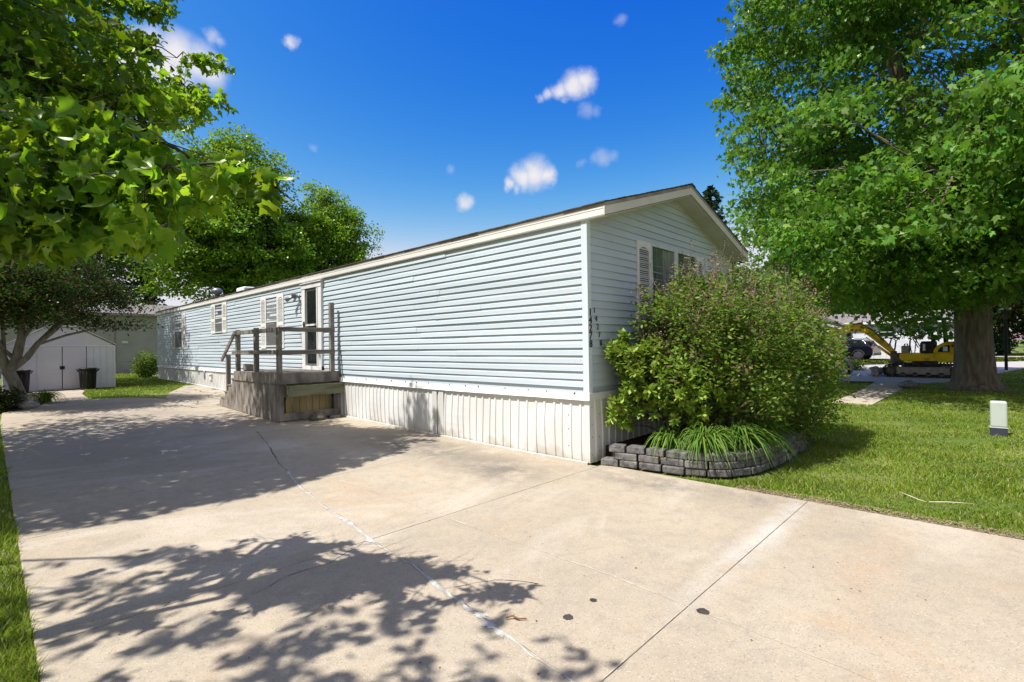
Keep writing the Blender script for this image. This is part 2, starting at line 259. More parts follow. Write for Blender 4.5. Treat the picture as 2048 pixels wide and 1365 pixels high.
# ------------------------------------------------------------------ object helpers
OFF = {}
def tag(o, label=None, cat=None, group=None, kind=None):
    if label: o['label'] = label
    if cat: o['category'] = cat
    if group: o['group'] = group
    if kind: o['kind'] = kind
    return o
def thing(name, label, cat, loc, rz=0, group=None, local=False):
    o = bpy.data.objects.new(name, None); COL.objects.link(o); o.location = loc; o.rotation_euler = (0, 0, rz); o.empty_display_size = .2
    tag(o, label, cat, group); OFF[o.name] = np.zeros(3) if local else np.array(loc, float); return o
def link(name, me, mt, parent=None, loc=None):
    for q in (mt if isinstance(mt, (list, tuple)) else [mt]): me.materials.append(M[q] if isinstance(q, str) else q)
    o = bpy.data.objects.new(name, me); COL.objects.link(o)
    if parent is not None:
        o.parent = parent; OFF[o.name] = OFF[parent.name]
    else:
        OFF[o.name] = np.array(loc, float) if loc is not None else np.zeros(3)
        if loc is not None: o.location = loc
    return o
class MB:
    def __init__(s): s.v = []; s.f = []; s.mi = []; s.sm = []
    def add(s, vs, fs, mi=0, smooth=False):
        b = len(s.v); s.v += [tuple(map(float, v)) for v in vs]; s.f += [tuple(b+i for i in f) for f in fs]; s.mi += [mi]*len(fs); s.sm += [smooth]*len(fs); return s
    def box(s, x0, x1, y0, y1, z0, z1, mi=0):
        v = [(x, y, z) for x in (x0, x1) for y in (y0, y1) for z in (z0, z1)]
        return s.add(v, [(0, 1, 3, 2), (4, 6, 7, 5), (0, 4, 5, 1), (2, 3, 7, 6), (0, 2, 6, 4), (1, 5, 7, 3)], mi)
    def beam(s, a, b, w, h, up=(0, 0, 1), mi=0):
        a = np.array(a, float); b = np.array(b, float); d = b-a; d /= np.linalg.norm(d); u = np.array(up, float)
        if abs(d@u) > .98: u = np.array((1., 0, 0))
        r = np.cross(d, u); r /= np.linalg.norm(r); u = np.cross(r, d)
        v = [p+r*w/2*i+u*h/2*j for p in (a, b) for i, j in ((-1, -1), (1, -1), (1, 1), (-1, 1))]
        return s.add(v, [(0, 3, 2, 1), (4, 5, 6, 7), (0, 1, 5, 4), (1, 2, 6, 5), (2, 3, 7, 6), (3, 0, 4, 7)], mi)
    def tube(s, pts, rad, n=8, mi=0, caps=True):
        pts = np.array(pts, float); k = len(pts); rad = np.broadcast_to(rad, (k,)) if np.ndim(rad) == 0 else np.array(rad, float)
        T = np.gradient(pts, axis=0) if k > 1 else np.array([[0, 0, 1.]]); vs = []
        ref = np.array((0, 0, 1.)) if abs(T[0][2]) < .9*np.linalg.norm(T[0]) else np.array((1., 0, 0))
        for i in range(k):
            t = T[i]/(np.linalg.norm(T[i])+1e-9); a = ref-t*(ref@t); a /= np.linalg.norm(a)+1e-9; ref = a; b = np.cross(t, a)
            for j in range(n):
                q = 2*math.pi*j/n; vs.append(pts[i]+rad[i]*(a*math.cos(q)+b*math.sin(q)))
        fs = [(i*n+j, i*n+(j+1) % n, (i+1)*n+(j+1) % n, (i+1)*n+j) for i in range(k-1) for j in range(n)]
        s.add(vs, fs, mi, True)
        if caps: b0 = len(s.v)-k*n; s.f += [tuple(b0+j for j in range(n))[::-1], tuple(b0+(k-1)*n+j for j in range(n))]; s.mi += [mi]*2; s.sm += [False]*2
        return s
    def lathe(s, prof, c=(0, 0, 0), n=24, mi=0, axis='z'):
        vs = []
        for r, z in prof:
            for j in range(n):
                q = 2*math.pi*j/n; p = (r*math.cos(q), r*math.sin(q), z)
                if axis == 'y': p = (p[0], z, p[1])
                if axis == 'x': p = (z, p[0], p[1])
                vs.append((c[0]+p[0], c[1]+p[1], c[2]+p[2]))
        k = len(prof); s.add(vs, [(i*n+j, i*n+(j+1) % n, (i+1)*n+(j+1) % n, (i+1)*n+j) for i in range(k-1) for j in range(n)], mi, True)
        b0 = len(s.v)-k*n; s.f += [tuple(b0+j for j in range(n))[::-1], tuple(b0+(k-1)*n+j for j in range(n))]; s.mi += [mi]*2; s.sm += [False]*2; return s
    def prism(s, poly, ax, a, b, mi=0):
        """extrude a 2D polygon along axis ax from a to b (poly in the other two axes, in order)"""
        def P(u, v, w):
            return {0: (w, u, v), 1: (u, w, v), 2: (u, v, w)}[ax]
        n = len(poly); v = [P(u, w, a) for u, w in poly]+[P(u, w, b) for u, w in poly]
        return s.add(v, [tuple(range(n))[::-1], tuple(range(n, 2*n))]+[(i, (i+1) % n, n+(i+1) % n, n+i) for i in range(n)], mi)
    def build(s, name, mt, parent=None, loc=None, bevel=0, seg=2):
        off = OFF[parent.name] if parent is not None else (np.array(loc, float) if loc is not None else np.zeros(3))
        me = bpy.data.meshes.new(name); me.from_pydata([tuple(np.array(v)-off) for v in s.v], [], s.f); me.update()
        me.polygons.foreach_set('material_index', s.mi); me.polygons.foreach_set('use_smooth', s.sm)
        import bmesh
        bm = bmesh.new(); bm.from_mesh(me); bmesh.ops.recalc_face_normals(bm, faces=bm.faces); bm.to_mesh(me); bm.free()
        o = link(name, me, mt, parent, loc)
        if bevel:
            md = o.modifiers.new('bevel', 'BEVEL'); md.width = bevel; md.segments = seg; md.limit_method = 'ANGLE'; md.angle_limit = .6
        return o
def npmesh(name, V, faces_k, F, mt, parent=None, loc=None, smooth=False):
    """V (n,3), F flat loop indices with faces_k verts-per-face array"""
    off = OFF[parent.name] if parent is not None else (np.array(loc, float) if loc is not None else np.zeros(3))
    me = bpy.data.meshes.new(name); V = V-off
    me.vertices.add(len(V)); me.vertices.foreach_set('co', V.astype(np.float32).ravel())
    me.loops.add(len(F)); me.loops.foreach_set('vertex_index', F.astype(np.int32))
    me.polygons.add(len(faces_k)); st = np.concatenate(([0], np.cumsum(faces_k)[:-1]))
    me.polygons.foreach_set('loop_start', st.astype(np.int32)); me.polygons.foreach_set('loop_total', faces_k.astype(np.int32))
    me.update(calc_edges=True); me.validate()
    return link(name, me, mt, parent, loc)
TEMPL = {
 'maple': ([(0, 0, .02), (.09, .12, -.03), (.26, .06, -.12), (.25, .24, -.09), (.44, .50, -.24), (.27, .52, -.12), (.22, .62, -.10), (.14, .64, -.06), (.12, .84, -.14), (0, 1.12, -.30),
            (-.12, .84, -.14), (-.14, .64, -.06), (-.22, .62, -.10), (-.27, .52, -.12), (-.44, .50, -.24), (-.25, .24, -.09), (-.26, .06, -.12), (-.09, .12, -.03), (0, .42, .02), (0, .75, -.04)],
           [(0, 1, 2, 3, 18), (18, 3, 4, 5, 6, 7), (18, 7, 19), (19, 7, 8, 9), (0, 18, 15, 16, 17), (18, 11, 12, 13, 14, 15), (18, 19, 11), (19, 9, 10, 11)]),
 'lite': ([(0, 0, 0), (.30, .12, -.1), (.24, .32, -.06), (.42, .58, -.20), (.17, .64, -.07), (0, 1.1, -.22), (-.17, .64, -.07), (-.42, .58, -.20), (-.24, .32, -.06), (-.30, .12, -.1)],
          [(0, 1, 2, 3, 4, 5), (0, 5, 6, 7, 8, 9)]),
 'dia': ([(0, 0, 0), (.34, .45, -.08), (0, 1, -.05), (-.34, .45, -.08)], [(0, 1, 2), (0, 2, 3)]),
 'oval': ([(0, 0, 0), (.20, .25, -.03), (.22, .6, -.05), (0, 1, -.10), (-.22, .6, -.05), (-.20, .25, -.03)], [(0, 1, 2, 3), (0, 3, 4, 5)]),
}
def leafmesh(name, P, size, tmpl, mt, parent, droop=.5, upn=.6, svar=.3, D=None, spread=1.):
    t, fs = TEMPL[tmpl]; t = np.array(t); n = len(P)
    if D is None:
        D = rng.normal(size=(n, 3)); D[:, 2] = D[:, 2]*.4*spread-droop
    D = D/np.linalg.norm(D, axis=1)[:, None]
    Nn = rng.normal(size=(n, 3))*(1-upn); Nn[:, 2] += upn
    Nn -= D*np.sum(Nn*D, 1)[:, None]; Nn /= np.linalg.norm(Nn, axis=1)[:, None]+1e-9; R = np.cross(D, Nn)
    s = size*(1+svar*(rng.random(n)*2-1)); s = s[:, None, None]
    V = P[:, None, :]+s*(t[None, :, 0:1]*R[:, None, :]+t[None, :, 1:2]*D[:, None, :]+t[None, :, 2:3]*Nn[:, None, :])
    k = len(t); fk = np.array([len(f) for f in fs]); base = np.concatenate([np.array(f) for f in fs])
    F = (np.arange(n)[:, None]*k+base[None, :]).ravel()
    return npmesh(name, V.reshape(-1, 3), np.tile(fk, n), F, mt, parent)
def inpoly(x, y, poly):
    poly = np.array(poly, float); ins = np.zeros(np.shape(x), bool); j = len(poly)-1
    for i in range(len(poly)):
        xi, yi = poly[i]; xj, yj = poly[j]
        c = ((yi > y) != (yj > y)) & (x < (xj-xi)*(y-yi)/(yj-yi+1e-12)+xi); ins ^= c; j = i
    return ins
_gy = [-400, 1, 2.9, 6.4, 10, 14.1, 17.2, 23.2, 60, 400]; _gz = [0, 0, .016, .066, .14, .226, .271, .302, .34, .34]
def gz(x, y):
    w = np.clip((9-np.asarray(x, float))/4, 0, 1); return np.interp(y, _gy, _gz)*w
def gzf(x, y): return float(gz(x, y))

# ------------------------------------------------------------------ ground, roads, paths
def sheet(name, xs, ys, dz, mt):
    xs = np.array(xs, float); ys = np.array(ys, float); X, Y = np.meshgrid(xs, ys, indexing='ij'); V = np.stack([X, Y, gz(X, Y)+dz], -1).reshape(-1, 3)
    a, b = len(xs), len(ys); i, j = np.meshgrid(np.arange(a-1), np.arange(b-1), indexing='ij'); q = (i*b+j).ravel()
    F = np.stack([q, q+b, q+b+1, q+1], 1).ravel(); return npmesh(name, V, np.full(len(q), 4), F, mt)
g = sheet('ground', [-900, -300, -100, -50, -30, -20, -15, -10, -8, -6, -5.12, -3, -1, 0, .12, 2, 4, 5, 6, 7, 8, 9, 10, 14, 20, 30, 60, 100, 300, 900],
          [-900, -300, -100, -40, -20, -10, -6, -4, -2, 0, 1, 2, 2.9, 4.5, 6.4, 8, 10, 12, 14.1, 15.5, 17.2, 20, 23.2, 30, 40, 60, 100, 300, 900], -.025, 'ground')
tag(g, kind='structure')
def flat(name, poly, dz, mt, kind='structure', sub=0, thick=0):
    """a sheet following the ground under a polygon"""
    mb = MB(); v = [(x, y, gzf(x, y)+dz) for x, y in poly]; n = len(v)
    if thick:
        v2 = [(x, y, z-thick) for x, y, z in v]
        mb.add(v+v2, [tuple(range(n))]+[(i, n+i, n+(i+1) % n, (i+1) % n) for i in range(n)])
    else: mb.add(v, [tuple(range(n))])
    o = mb.build(name, mt); tag(o, kind=kind); return o
# driveway slabs with real open joints
mb = MB()
def slab(mb, x0, x1, y0, y1):
    ys = [y0]+[y for y in np.arange(math.ceil(y0*2)/2, y1, .5) if y0+.05 < y < y1-.05]+[y1]
    e = .0022; r = .006
    secs = []
    for y in ys:
        h = gzf(0, y)
        secs.append([(x0+e, y, h-.10), (x0+e, y, h-r), (x0+e+r, y, h), (x1-e-r, y, h), (x1-e, y, h-r), (x1-e, y, h-.10)])
    secs[0] = [(x, y0+e, z) for x, y, z in secs[0]]; secs[-1] = [(x, y1-e, z) for x, y, z in secs[-1]]
    V = [p for s_ in secs for p in s_]; k = 6
    fs = [(i*k+j, i*k+j+1, (i+1)*k+j+1, (i+1)*k+j) for i in range(len(secs)-1) for j in range(k-1)]+[(0, 1, 2, 3, 4, 5), tuple((len(secs)-1)*k+j for j in (5, 4, 3, 2, 1, 0))]
    mb.add(V, fs)
for y0, y1 in [(-9.6, -7.2), (-7.2, -4.8), (-4.8, -2.42), (-2.42, -.13), (-.13, 1.97), (1.97, 4.3), (4.3, 7.0), (7.0, 10.2)]:
    slab(mb, -5.11, .125 if y1 < .1 else -.004, y0, y1)
tag(mb.build('driveway', 'concrete'), kind='structure')
flat('driveway_apron', [(-5.11, 10.21), (-1.95, 10.21), (-1.9, 12.8), (-2.45, 13.85), (-3.36, 14.1), (-3.3, 16.2), (-3.0, 18.3), (-4.3, 18.3), (-4.25, 14), (-4.5, 12.8), (-5.05, 12.3)], 0, 'concrete', thick=.08)
flat('patio', [(-1.94, 10.21), (-.003, 10.21), (-.003, 17.2), (-.45, 17.0), (-1.4, 14.6), (-1.88, 12.8)], .003, 'flag', thick=.08)
def ribbon(name, pts, w, dz, mt, wob=.3, seg=.035):
    mb = MB(); P = []
    for a, b in zip(pts[:-1], pts[1:]):
        a = np.array(a); b = np.array(b); n = max(2, int(np.linalg.norm(b-a)/seg)); P += [a+(b-a)*t for t in np.linspace(0, 1, n, endpoint=False)]
    P.append(np.array(pts[-1])); P = np.array(P); T = np.gradient(P, axis=0); T /= np.linalg.norm(T, axis=1)[:, None]; Nn = np.stack([-T[:, 1], T[:, 0]], 1)
    jit = rng.normal(size=len(P))*w*wob; jit = np.convolve(jit, [.3, .4, .3], 'same'); P = P+Nn*jit[:, None]
    ww = w*(.25+1.5*rng.random(len(P))**1.3*(.6+.5*np.sin(np.arange(len(P))*.13)+.3*np.sin(np.arange(len(P))*.41))); ww = np.maximum(.1*w, np.convolve(ww, [.2, .6, .2], 'same'))
    V = [];
    for p, nn, q in zip(P, Nn, ww):
        for s_ in (-1, 1):
            x, y = p+nn*q/2*s_; V.append((x, y, gzf(x, y)+dz))
    mb.add(V, [(2*i, 2*i+1, 2*i+3, 2*i+2) for i in range(len(P)-1)]); return mb
CR = [(-1.95, 5.8), (-2.3, 4.3), (-2.65, 3.0), (-2.72, 2.6), (-2.86, 2.05), (-2.97, 1.4), (-3.06, .8), (-3.10, .35), (-3.19, -.13), (-3.23, -.8), (-3.31, -1.2), (-3.36, -1.55), (-3.46, -2.3), (-3.55, -3.0), (-3.5, -4)]
mb = ribbon('c', CR[3:], .032, .003, 'seal', .28)
for x, y, r in [(-2.95, 1.5, .035), (-2.90, 1.85, .02), (-3.19, -.14, .038), (-3.355, -1.60, .036), (-3.385, -1.70, .042), (-3.41, -1.82, .03), (-3.05, .85, .02)]:
    k = 22; mb.add([(x+r*(.5+.6*random.random())*math.cos(a*2*math.pi/k), y+r*1.5*(.5+.6*random.random())*math.sin(a*2*math.pi/k), gzf(x, y)+.0035) for a in range(k)], [tuple(range(k))])
tag(mb.build('crack_sealant', 'seal'), kind='structure')
mb = ribbon('c', CR[:4], .010, .003, 'gap', .8); mb2 = ribbon('c', [(p[0]+.012, p[1]) for p in CR[3:]], .003, .0025, 'gap', 2.2)
mb.v += mb2.v and []; b0 = len(mb.v); mb.add(mb2.v, mb2.f); tag(mb.build('crack', 'gap'), kind='structure')
for q in ([(-3.19, -.13), (-3.6, -.3), (-3.9, -.28), (-4.3, -.45)], [(-2.0, 5.6), (-1.6, 5.1), (-1.5, 4.6), (-1.1, 4.4)], [(-2.55, 3.4), (-3.0, 3.2), (-3.3, 3.35)], [(-3.31, -1.2), (-3.0, -1.35), (-2.85, -1.6)], [(-2.1, 5.0), (-2.5, 5.2), (-3.2, 5.1)]):
    tag(ribbon('f', q, .004, .0024, 'gap', 1.6).build('crack', 'gap'), kind='structure')
mb = ribbon('h', [(-2.48, 1.97), (-2.44, .3), (-2.46, -.86), (-2.44, -1.87), (-2.48, -2.4), (-2.50, -2.8), (-2.54, -3.3), (-2.6, -4.2)], .011, .002, 'hair', .35)
tag(mb.build('hairline_crack', 'hair'), kind='structure')
mb = MB()
for y in (-2.42, -.13, 1.97):        # pale worn lips and sand along the joints
    r_ = ribbon('j', [(-5.08, y+.006), (.10 if y < 0 else -.05, y+.006)], .005, .0022, 'hair', .12); mb.add(r_.v, r_.f)
tag(mb.build('joint_filler', 'hair'), kind='structure')
flat('path', [(9.2, -1.62), (17.7, -1.64), (17.5, -.55), (12.6, -.78), (9.2, -.80)], .006, 'concrete', thick=.05)
flat('street', [(10, 16), (16.5, 2.0), (17.3, -.4), (17.3, -1.9), (18.8, -2.75), (28.6, -4.45), (60, -10), (140, -22), (140, -60), (60, -19), (42, -5.1), (34.2, .8), (31.5, 2.9), (22, 20)], .004, 'street', thick=.05)
flat('curb', [(18.8, -2.75), (28.6, -4.45), (60, -10), (60, -9.7), (28.6, -4.25), (18.8, -2.5)], .012, 'street', thick=.05)
flat('bare_soil', [(15.8+1.05*(1+.18*math.sin(3*a+1)+.10*math.sin(7*a))*math.cos(a), -3.27+1.05*(1+.18*math.sin(3*a+1)+.1*math.sin(7*a))*math.sin(a)) for a in np.linspace(0, 6.28, 28)[:-1]], -.006, 'edgesoil')
flat('sidewalk', [(54, 6), (52.5, -6.5), (56, -6.5), (57.5, 6)], .006, 'street', thick=.05)
flat('side_road', [(64, -5.9), (104, -7.2), (190, -10), (190, -16), (64, -8.5)], .006, 'street', thick=.05)
flat('soil_edge', [(.13, -1.72), (.13, -9.5), (.20, -9.5), (.22, -4), (.19, -3.0), (.25, -2.2), (.30, -1.74)], -.008, 'edgesoil')
flat('planting_soil', [(.34, -.12), (.36, -.65), (.42, -1.10), (.54, -1.40), (.90, -1.64), (1.7, -1.69), (2.7, -1.67), (3.25, -1.55), (3.65, -1.25), (3.88, -.8), (3.88, -.01), (.34, -.01)], .19, 'mulch', thick=.21)
flat('planting_soil', [(-4.5, 12.9), (-5.05, 12.35), (-9, 12.2), (-9, 18.3), (-4.32, 18.3), (-4.27, 14)], .03, 'mulch', thick=.06)
for (x, y, r) in [(-3.04, -1.98, .030), (-2.79, -1.98, .022), (-2.48, -2.51, .034)]:
    mb = MB(); k = 18; mb.add([(x+r*(.8+.4*random.random())*math.cos(a*2*math.pi/k), y+r*(.8+.4*random.random())*math.sin(a*2*math.pi/k), .0030) for a in range(k)], [tuple(range(k))]); tag(mb.build('oil_stain', 'stain'), kind='structure')

# ------------------------------------------------------------------ the mobile home
C = .1016; Z0 = 3.007; WID = 4.83; LEN = 23.2
HOME = thing('mobile_home', 'long pale blue single-wide mobile home with white ribbed skirting beside the driveway', 'house', (2.4, 11.6, 0))
def course_pts(z0, z1, a0, a1, fn, step=.45, depth=.024, ph=0):
    """one lap of siding between a0..a1 along the wall; fn(along,out,z)->xyz"""
    n = max(2, int((a1-a0)/step)+1); A = np.linspace(a0, a1, n); V = []
    for i, a in enumerate(A):
        w = .0018*math.sin(a*1.7+ph*2.1)+.0012*math.sin(a*4.3+ph); dz = .002*math.sin(a*.9+ph*1.3)
        zm = (z0+z1)/2
        w += (depth-.027)*.8
        V += [fn(a, -.002, z0+dz), fn(a, depth+w, z0+dz), fn(a, depth*.93+w, z0+.010+dz), fn(a, depth*.80+w, zm+.008+dz), fn(a, depth*.42+w, zm+.016+dz), fn(a, .004+w*.3, z1+.004)]
    k = 6; return V, [(i*k+j, (i+1)*k+j, (i+1)*k+j+1, i*k+j+1) for i in range(n-1) for j in range(k-1)]
mb = MB(); kk = 0
for k in range(-1, 21):
    z0 = Z0-k*C; z1 = min(z0+C, 3.098); y = .06; first = True
    if z0 >= 3.09: continue
    seams = sorted([random.uniform(1.5, 3.6)+(k % 2)*1.3])
    while y < LEN-.04:
        y1 = min(LEN-.03, y+(random.uniform(1.6, 3.7) if first else 3.66)); first = False
        if LEN-.03-y1 < .5: y1 = LEN-.03
        V, F = course_pts(z0, z1, y, y1-.001, lambda a, o, z: (-o, a, z), ph=kk, depth=.027+random.uniform(-.002, .002)); mb.add(V, F); y = y1; kk += 1
mb.box(-.001, .02, 0.01, LEN, .1, 3.15)
wall = mb.build('long_wall', 'siding', HOME)
def soffz(x): return 3.098+.307*(x if x < WID/2 else WID-x)
mb = MB()
for k in range(-9, 21):
    z0 = Z0-k*C; z1 = z0+C; top = soffz(WID/2)
    if z0 > top-.02: continue
    def rngx(z):
        if z <= 3.098: return (.05, WID-.05)
        d = (z-3.098)/.307; return (max(.05, d), min(WID-.05, WID-d))
    a0, a1 = rngx(z0); b0, b1 = rngx(min(z1, top))
    xs = np.linspace(0, 1, 12); V = []
    for t in xs:
        xa = a0+(a1-a0)*t; xb = b0+(b1-b0)*t; w = .0012*math.sin(xa*2+k)
        V += [(xa, .002, z0), (xa, -.022-w, z0), (xa, -.020-w, z0+.012), (xb, -.003, min(z1, top)+.003)]
    mb.add(V, [(i*4+j, (i+1)*4+j, (i+1)*4+j+1, i*4+j+1) for i in range(11) for j in range(3)])
mb.prism([(0.01, .1), (WID-.01, .1), (WID-.01, 3.1), (WID/2, 3.84), (.01, 3.1)], 1, 0, .03)
mb.build('gable_wall', 'siding', HOME)
mb = MB(); mb.box(WID-.03, WID, .03, LEN, .1, 3.15); mb.prism([(0.03, .1), (WID-.03, .1), (WID-.03, 3.1), (WID/2, 3.84), (.03, 3.1)], 1, LEN-.03, LEN); mb.build('rear_wall', 'siding', HOME)
mb = MB(); mb.prism([(-.028, -.030), (.052, -.030), (.052, -.001), (-.001, -.001), (-.001, .062), (-.028, .062)], 2, .80, 3.13); mb.build('corner_trim', 'corner', HOME, bevel=.004)
mb = MB(); mb.box(-.028, -.001, LEN-.06, LEN+.02, .86, 3.1); mb.build('corner_trim', 'corner', HOME, bevel=.004)
mb = MB(); mb.box(WID-.06, WID+.02, -.028, -.001, .80, 3.1); mb.build('corner_trim', 'corner', HOME, bevel=.004)
# belly band (white board under the siding) with a slight sag
mb = MB(); n = 60; V = []
for i in range(n):
    y = -.03+(LEN+.03)*i/(n-1); s_ = -.012*math.sin(math.pi*min(1, y/6))**2
    V += [(-.004, y, .905+s_), (-.036, y, .898+s_), (-.046, y, .822+s_), (-.058, y, .812+s_), (-.004, y, .812+s_)]
mb.add(V, [(i*5+j, (i+1)*5+j, (i+1)*5+(j+1) % 5, i*5+(j+1) % 5) for i in range(n-1) for j in range(5)]+[(0, 1, 2, 3, 4)]); mb.box(-.045, WID+.03, -.046, -.003, .8125, .9045)
mb.build('skirt_band', 'trim', HOME)
# small hanging clips and drips under the last lap
for i in range(16):
    mb = MB(); y = .25+i*.42+random.uniform(-.12, .12); w = random.uniform(.008, .022); mb.box(-.042, -.030, y, y+w, .895-random.uniform(.004, .012), .906); mb.build('siding_clip', 'gap', HOME)
for x in (.13, .16, .9): mb = MB(); mb.box(x, x+.02, -.042, -.034, .895, .907); mb.build('siding_clip', 'gap', HOME)
# skirting
def skirt(L0, L1, fn, name, per=.152, lean=True):
    mb = MB(); pr = [(0, 0), (.098, 0), (.104, .014), (.134, .014), (.140, 0)]
    A = []; y = L0
    while y < L1:
        for a, o in pr: A.append((y+a, o))
        y += per*random.choice([1, 1, 1, 1, .8, 1.12])
    A = [(a, o) for a, o in A if a < L1]+[(L1, 0)]
    zs = np.linspace(0, 1, 7); V = []
    for a, o in A:
        zb = gzf(*fn(a, 0, 0)[:2])+.012+.012*math.sin(a*1.9)
        for t in zs:
            z = zb+(.815-zb)*t; bul = .010*math.sin(a*2.9)*math.sin(math.pi*t)+.008*math.sin(a*7.1+t*4)*(1-t)+.012*math.sin(math.pi*t)
            sh = .030*math.sin(a*.8)*(1-t) if lean else 0
            V.append(fn(a+sh, .002+o+bul+.004, z))
    k = len(zs); mb.add(V, [(i*k+j, (i+1)*k+j, (i+1)*k+j+1, i*k+j+1) for i in range(len(A)-1) for j in range(k-1)]); return mb
mb = skirt(0.0, LEN, lambda a, o, z: (-o, a, z), 's'); mb.build('skirting', 'skirt', HOME)
mb = skirt(0.0, WID, lambda a, o, z: (a, -o, z), 's'); mb.build('skirting', 'skirt', HOME)
mb = MB(); mb.box(-.022, .004, -.024, .06, .02, .811); mb.box(-.0222, .05, -.0235, .004, .021, .8105); mb.build('skirting_corner', 'skirt', HOME, bevel=.004)
for z in (.12, .34, .5, .72): mb = MB(); mb.lathe([(0, 0), (.006, 0), (.005, .004), (0, .005)], (.03, -.0275, z), 8, axis='y'); mb.build('screw', 'gap', HOME)
for z in (.15, .33, .62): mb = MB(); mb.lathe([(0, 0), (.006, 0), (.005, .004), (0, .005)], (.17+z*.02, -.036, z), 8, axis='y'); mb.build('screw', 'gap', HOME)
for z in (.2, .42, .6): mb = MB(); mb.box(-.034, -.028, .30, .31, z, z+.012); mb.build('screw', 'gap', HOME)
mb = MB(); V = []
ys = [i*.5 for i in range(int(LEN*2)+1)]
for y in ys: V += [(-.05, y, gzf(-.1, y)+.001), (-.05, y, gzf(-.1, y)+.028), (-.028, y, gzf(-.1, y)+.034), (-.018, y, gzf(-.1, y)+.001)]
mb.add(V, [(i*4+j, (i+1)*4+j, (i+1)*4+(j+1) % 4, i*4+(j+1) % 4) for i in range(len(ys)-1) for j in range(4)]); mb.build('skirting_track', 'skirt', HOME)
# perforated vent strips in the skirting
vent = MB(); vent.box(-.036, -.030, 2.90, 3.03, .06, .79); vent.box(-.036, -.030, 3.08, 3.20, .06, .79); vp = vent.build('skirting_vent', 'skirt', HOME)
mb = MB(); V = []; F = []
for yy in list(np.arange(2.912, 3.03, .013))+list(np.arange(3.09, 3.2, .013)):
    for j, z in enumerate(np.arange(.08, .78, .018)):
        mb.add([(-.0366, yy+(j % 2)*.006+dy, z+dz) for dy, dz in ((0, 0), (.0045, 0), (.0045, .006), (0, .006))], [(0, 1, 2, 3)])
tag(mb.build('perforation', 'metal', vp), kind='stuff')
# roof
ov = .30
def roofpiece(name, mt, x_out, z_in, t, y0, y1, mn):
    mb = MB(); rz_ = 3.098+.307*WID/2
    pr = [(x_out, z_in+0), (WID/2, z_in+.307*(WID/2-x_out)), (WID/2, z_in+.307*(WID/2-x_out)+t), (x_out, z_in+t)]
    mb.prism(pr, 1, y0, y1); mb.prism([(WID-a, b) for a, b in pr], 1, y0+.001, y1-.001); return mb.build(name, mt, HOME)
roofpiece('roof_deck', 'edge', -.052, 3.212, .045, -.325, LEN+.2, 0)
# shingles: rows of tabs with slightly uneven drip edge
mb = MB(); slope = .307; nrow = 17
for side in (0, 1):
    for r in range(nrow):
        x0 = -.070+r*.147; x1 = x0+.20; zb = 3.258+.307*(x0+.052)+.003; y = -.335
        while y < LEN+.2:
            w = min(.33, LEN+.21-y)
            j = random.uniform(-.007, .007); jj = random.uniform(0, .004); xe = min(x1, WID/2)
            P = [(x0+j, zb+.014+jj), (xe, zb+.307*(xe-x0)+.006), (xe, zb+.307*(xe-x0)-.001), (x0+j, zb)]
            if side: P = [(WID-a, b) for a, b in P]
            V = [(a, y+.002, b) for a, b in P]+[(a, y+w-.002, b) for a, b in P]
            mb.add(V, [(0, 1, 5, 4), (0, 4, 7, 3), (0, 3, 2, 1), (4, 5, 6, 7)]); y += .33
            if side and r > 2 and False: pass
y = -.34
while y < LEN+.2:
    zc = 3.258+.307*(WID/2+.052)+.018; mb.add([(WID/2-.13, y, zc-.034), (WID/2, y, zc+.006), (WID/2+.13, y, zc-.034), (WID/2-.13, y+.30, zc-.026), (WID/2, y+.30, zc+.014), (WID/2+.13, y+.30, zc-.026)], [(0, 1, 4, 3), (1, 2, 5, 4), (0, 2, 1)]); y += .28
mb.build('roof', 'shingle', HOME)
mb = MB(); mb.box(-.062, -.040, -.30, LEN+.2, 3.108, 3.206); mb.box(-.058, -.0, -.298, LEN+.198, 3.0985, 3.1075); mb.box(WID+.04, WID+.062, -.30, LEN+.2, 3.108, 3.206)
mb.box(-.0665, -.0625, -.298, LEN+.19, 3.185, 3.2055)
mb.build('fascia', 'fascia', HOME, bevel=.003)
for yy, s_ in ((-.322, 1), (LEN+.2, 1)):
    mb = MB()
    a = [(-.062, 3.100), (WID/2, 3.100+.307*(WID/2+.062)), (WID/2, 3.212+.307*(WID/2+.052)), (-.062, 3.209)]
    mb.prism(a, 1, yy, yy+.022); mb.prism([(WID-p, q) for p, q in a], 1, yy, yy+.022); mb.build('rake_fascia', 'rake', HOME, bevel=.003)
mb = MB()
for m_ in (0, 1):
    for k in range(14):     # soffit boards running with the slope
        u0 = k*WID/2/14; u1 = (k+1)*WID/2/14-.004
        P = [(u0, soffz(u0)+.004), (u1, soffz(u1)+.004), (u1, soffz(u1)+.014), (u0, soffz(u0)+.014)]
        if m_: P = [(WID-a, b) for a, b in P]
        mb.prism(P, 1, -.30, -.002)
mb.build('soffit', 'soffit', HOME)
mb = MB()
P = [(.05, soffz(.05)-.018), (WID/2, soffz(WID/2)-.018), (WID/2, soffz(WID/2)+.003), (.05, soffz(.05)+.003)]
mb.prism(P, 1, -.026, -.012); mb.prism([(WID-a, b) for a, b in P], 1, -.026, -.012); mb.build('soffit_trim', 'rake', HOME)
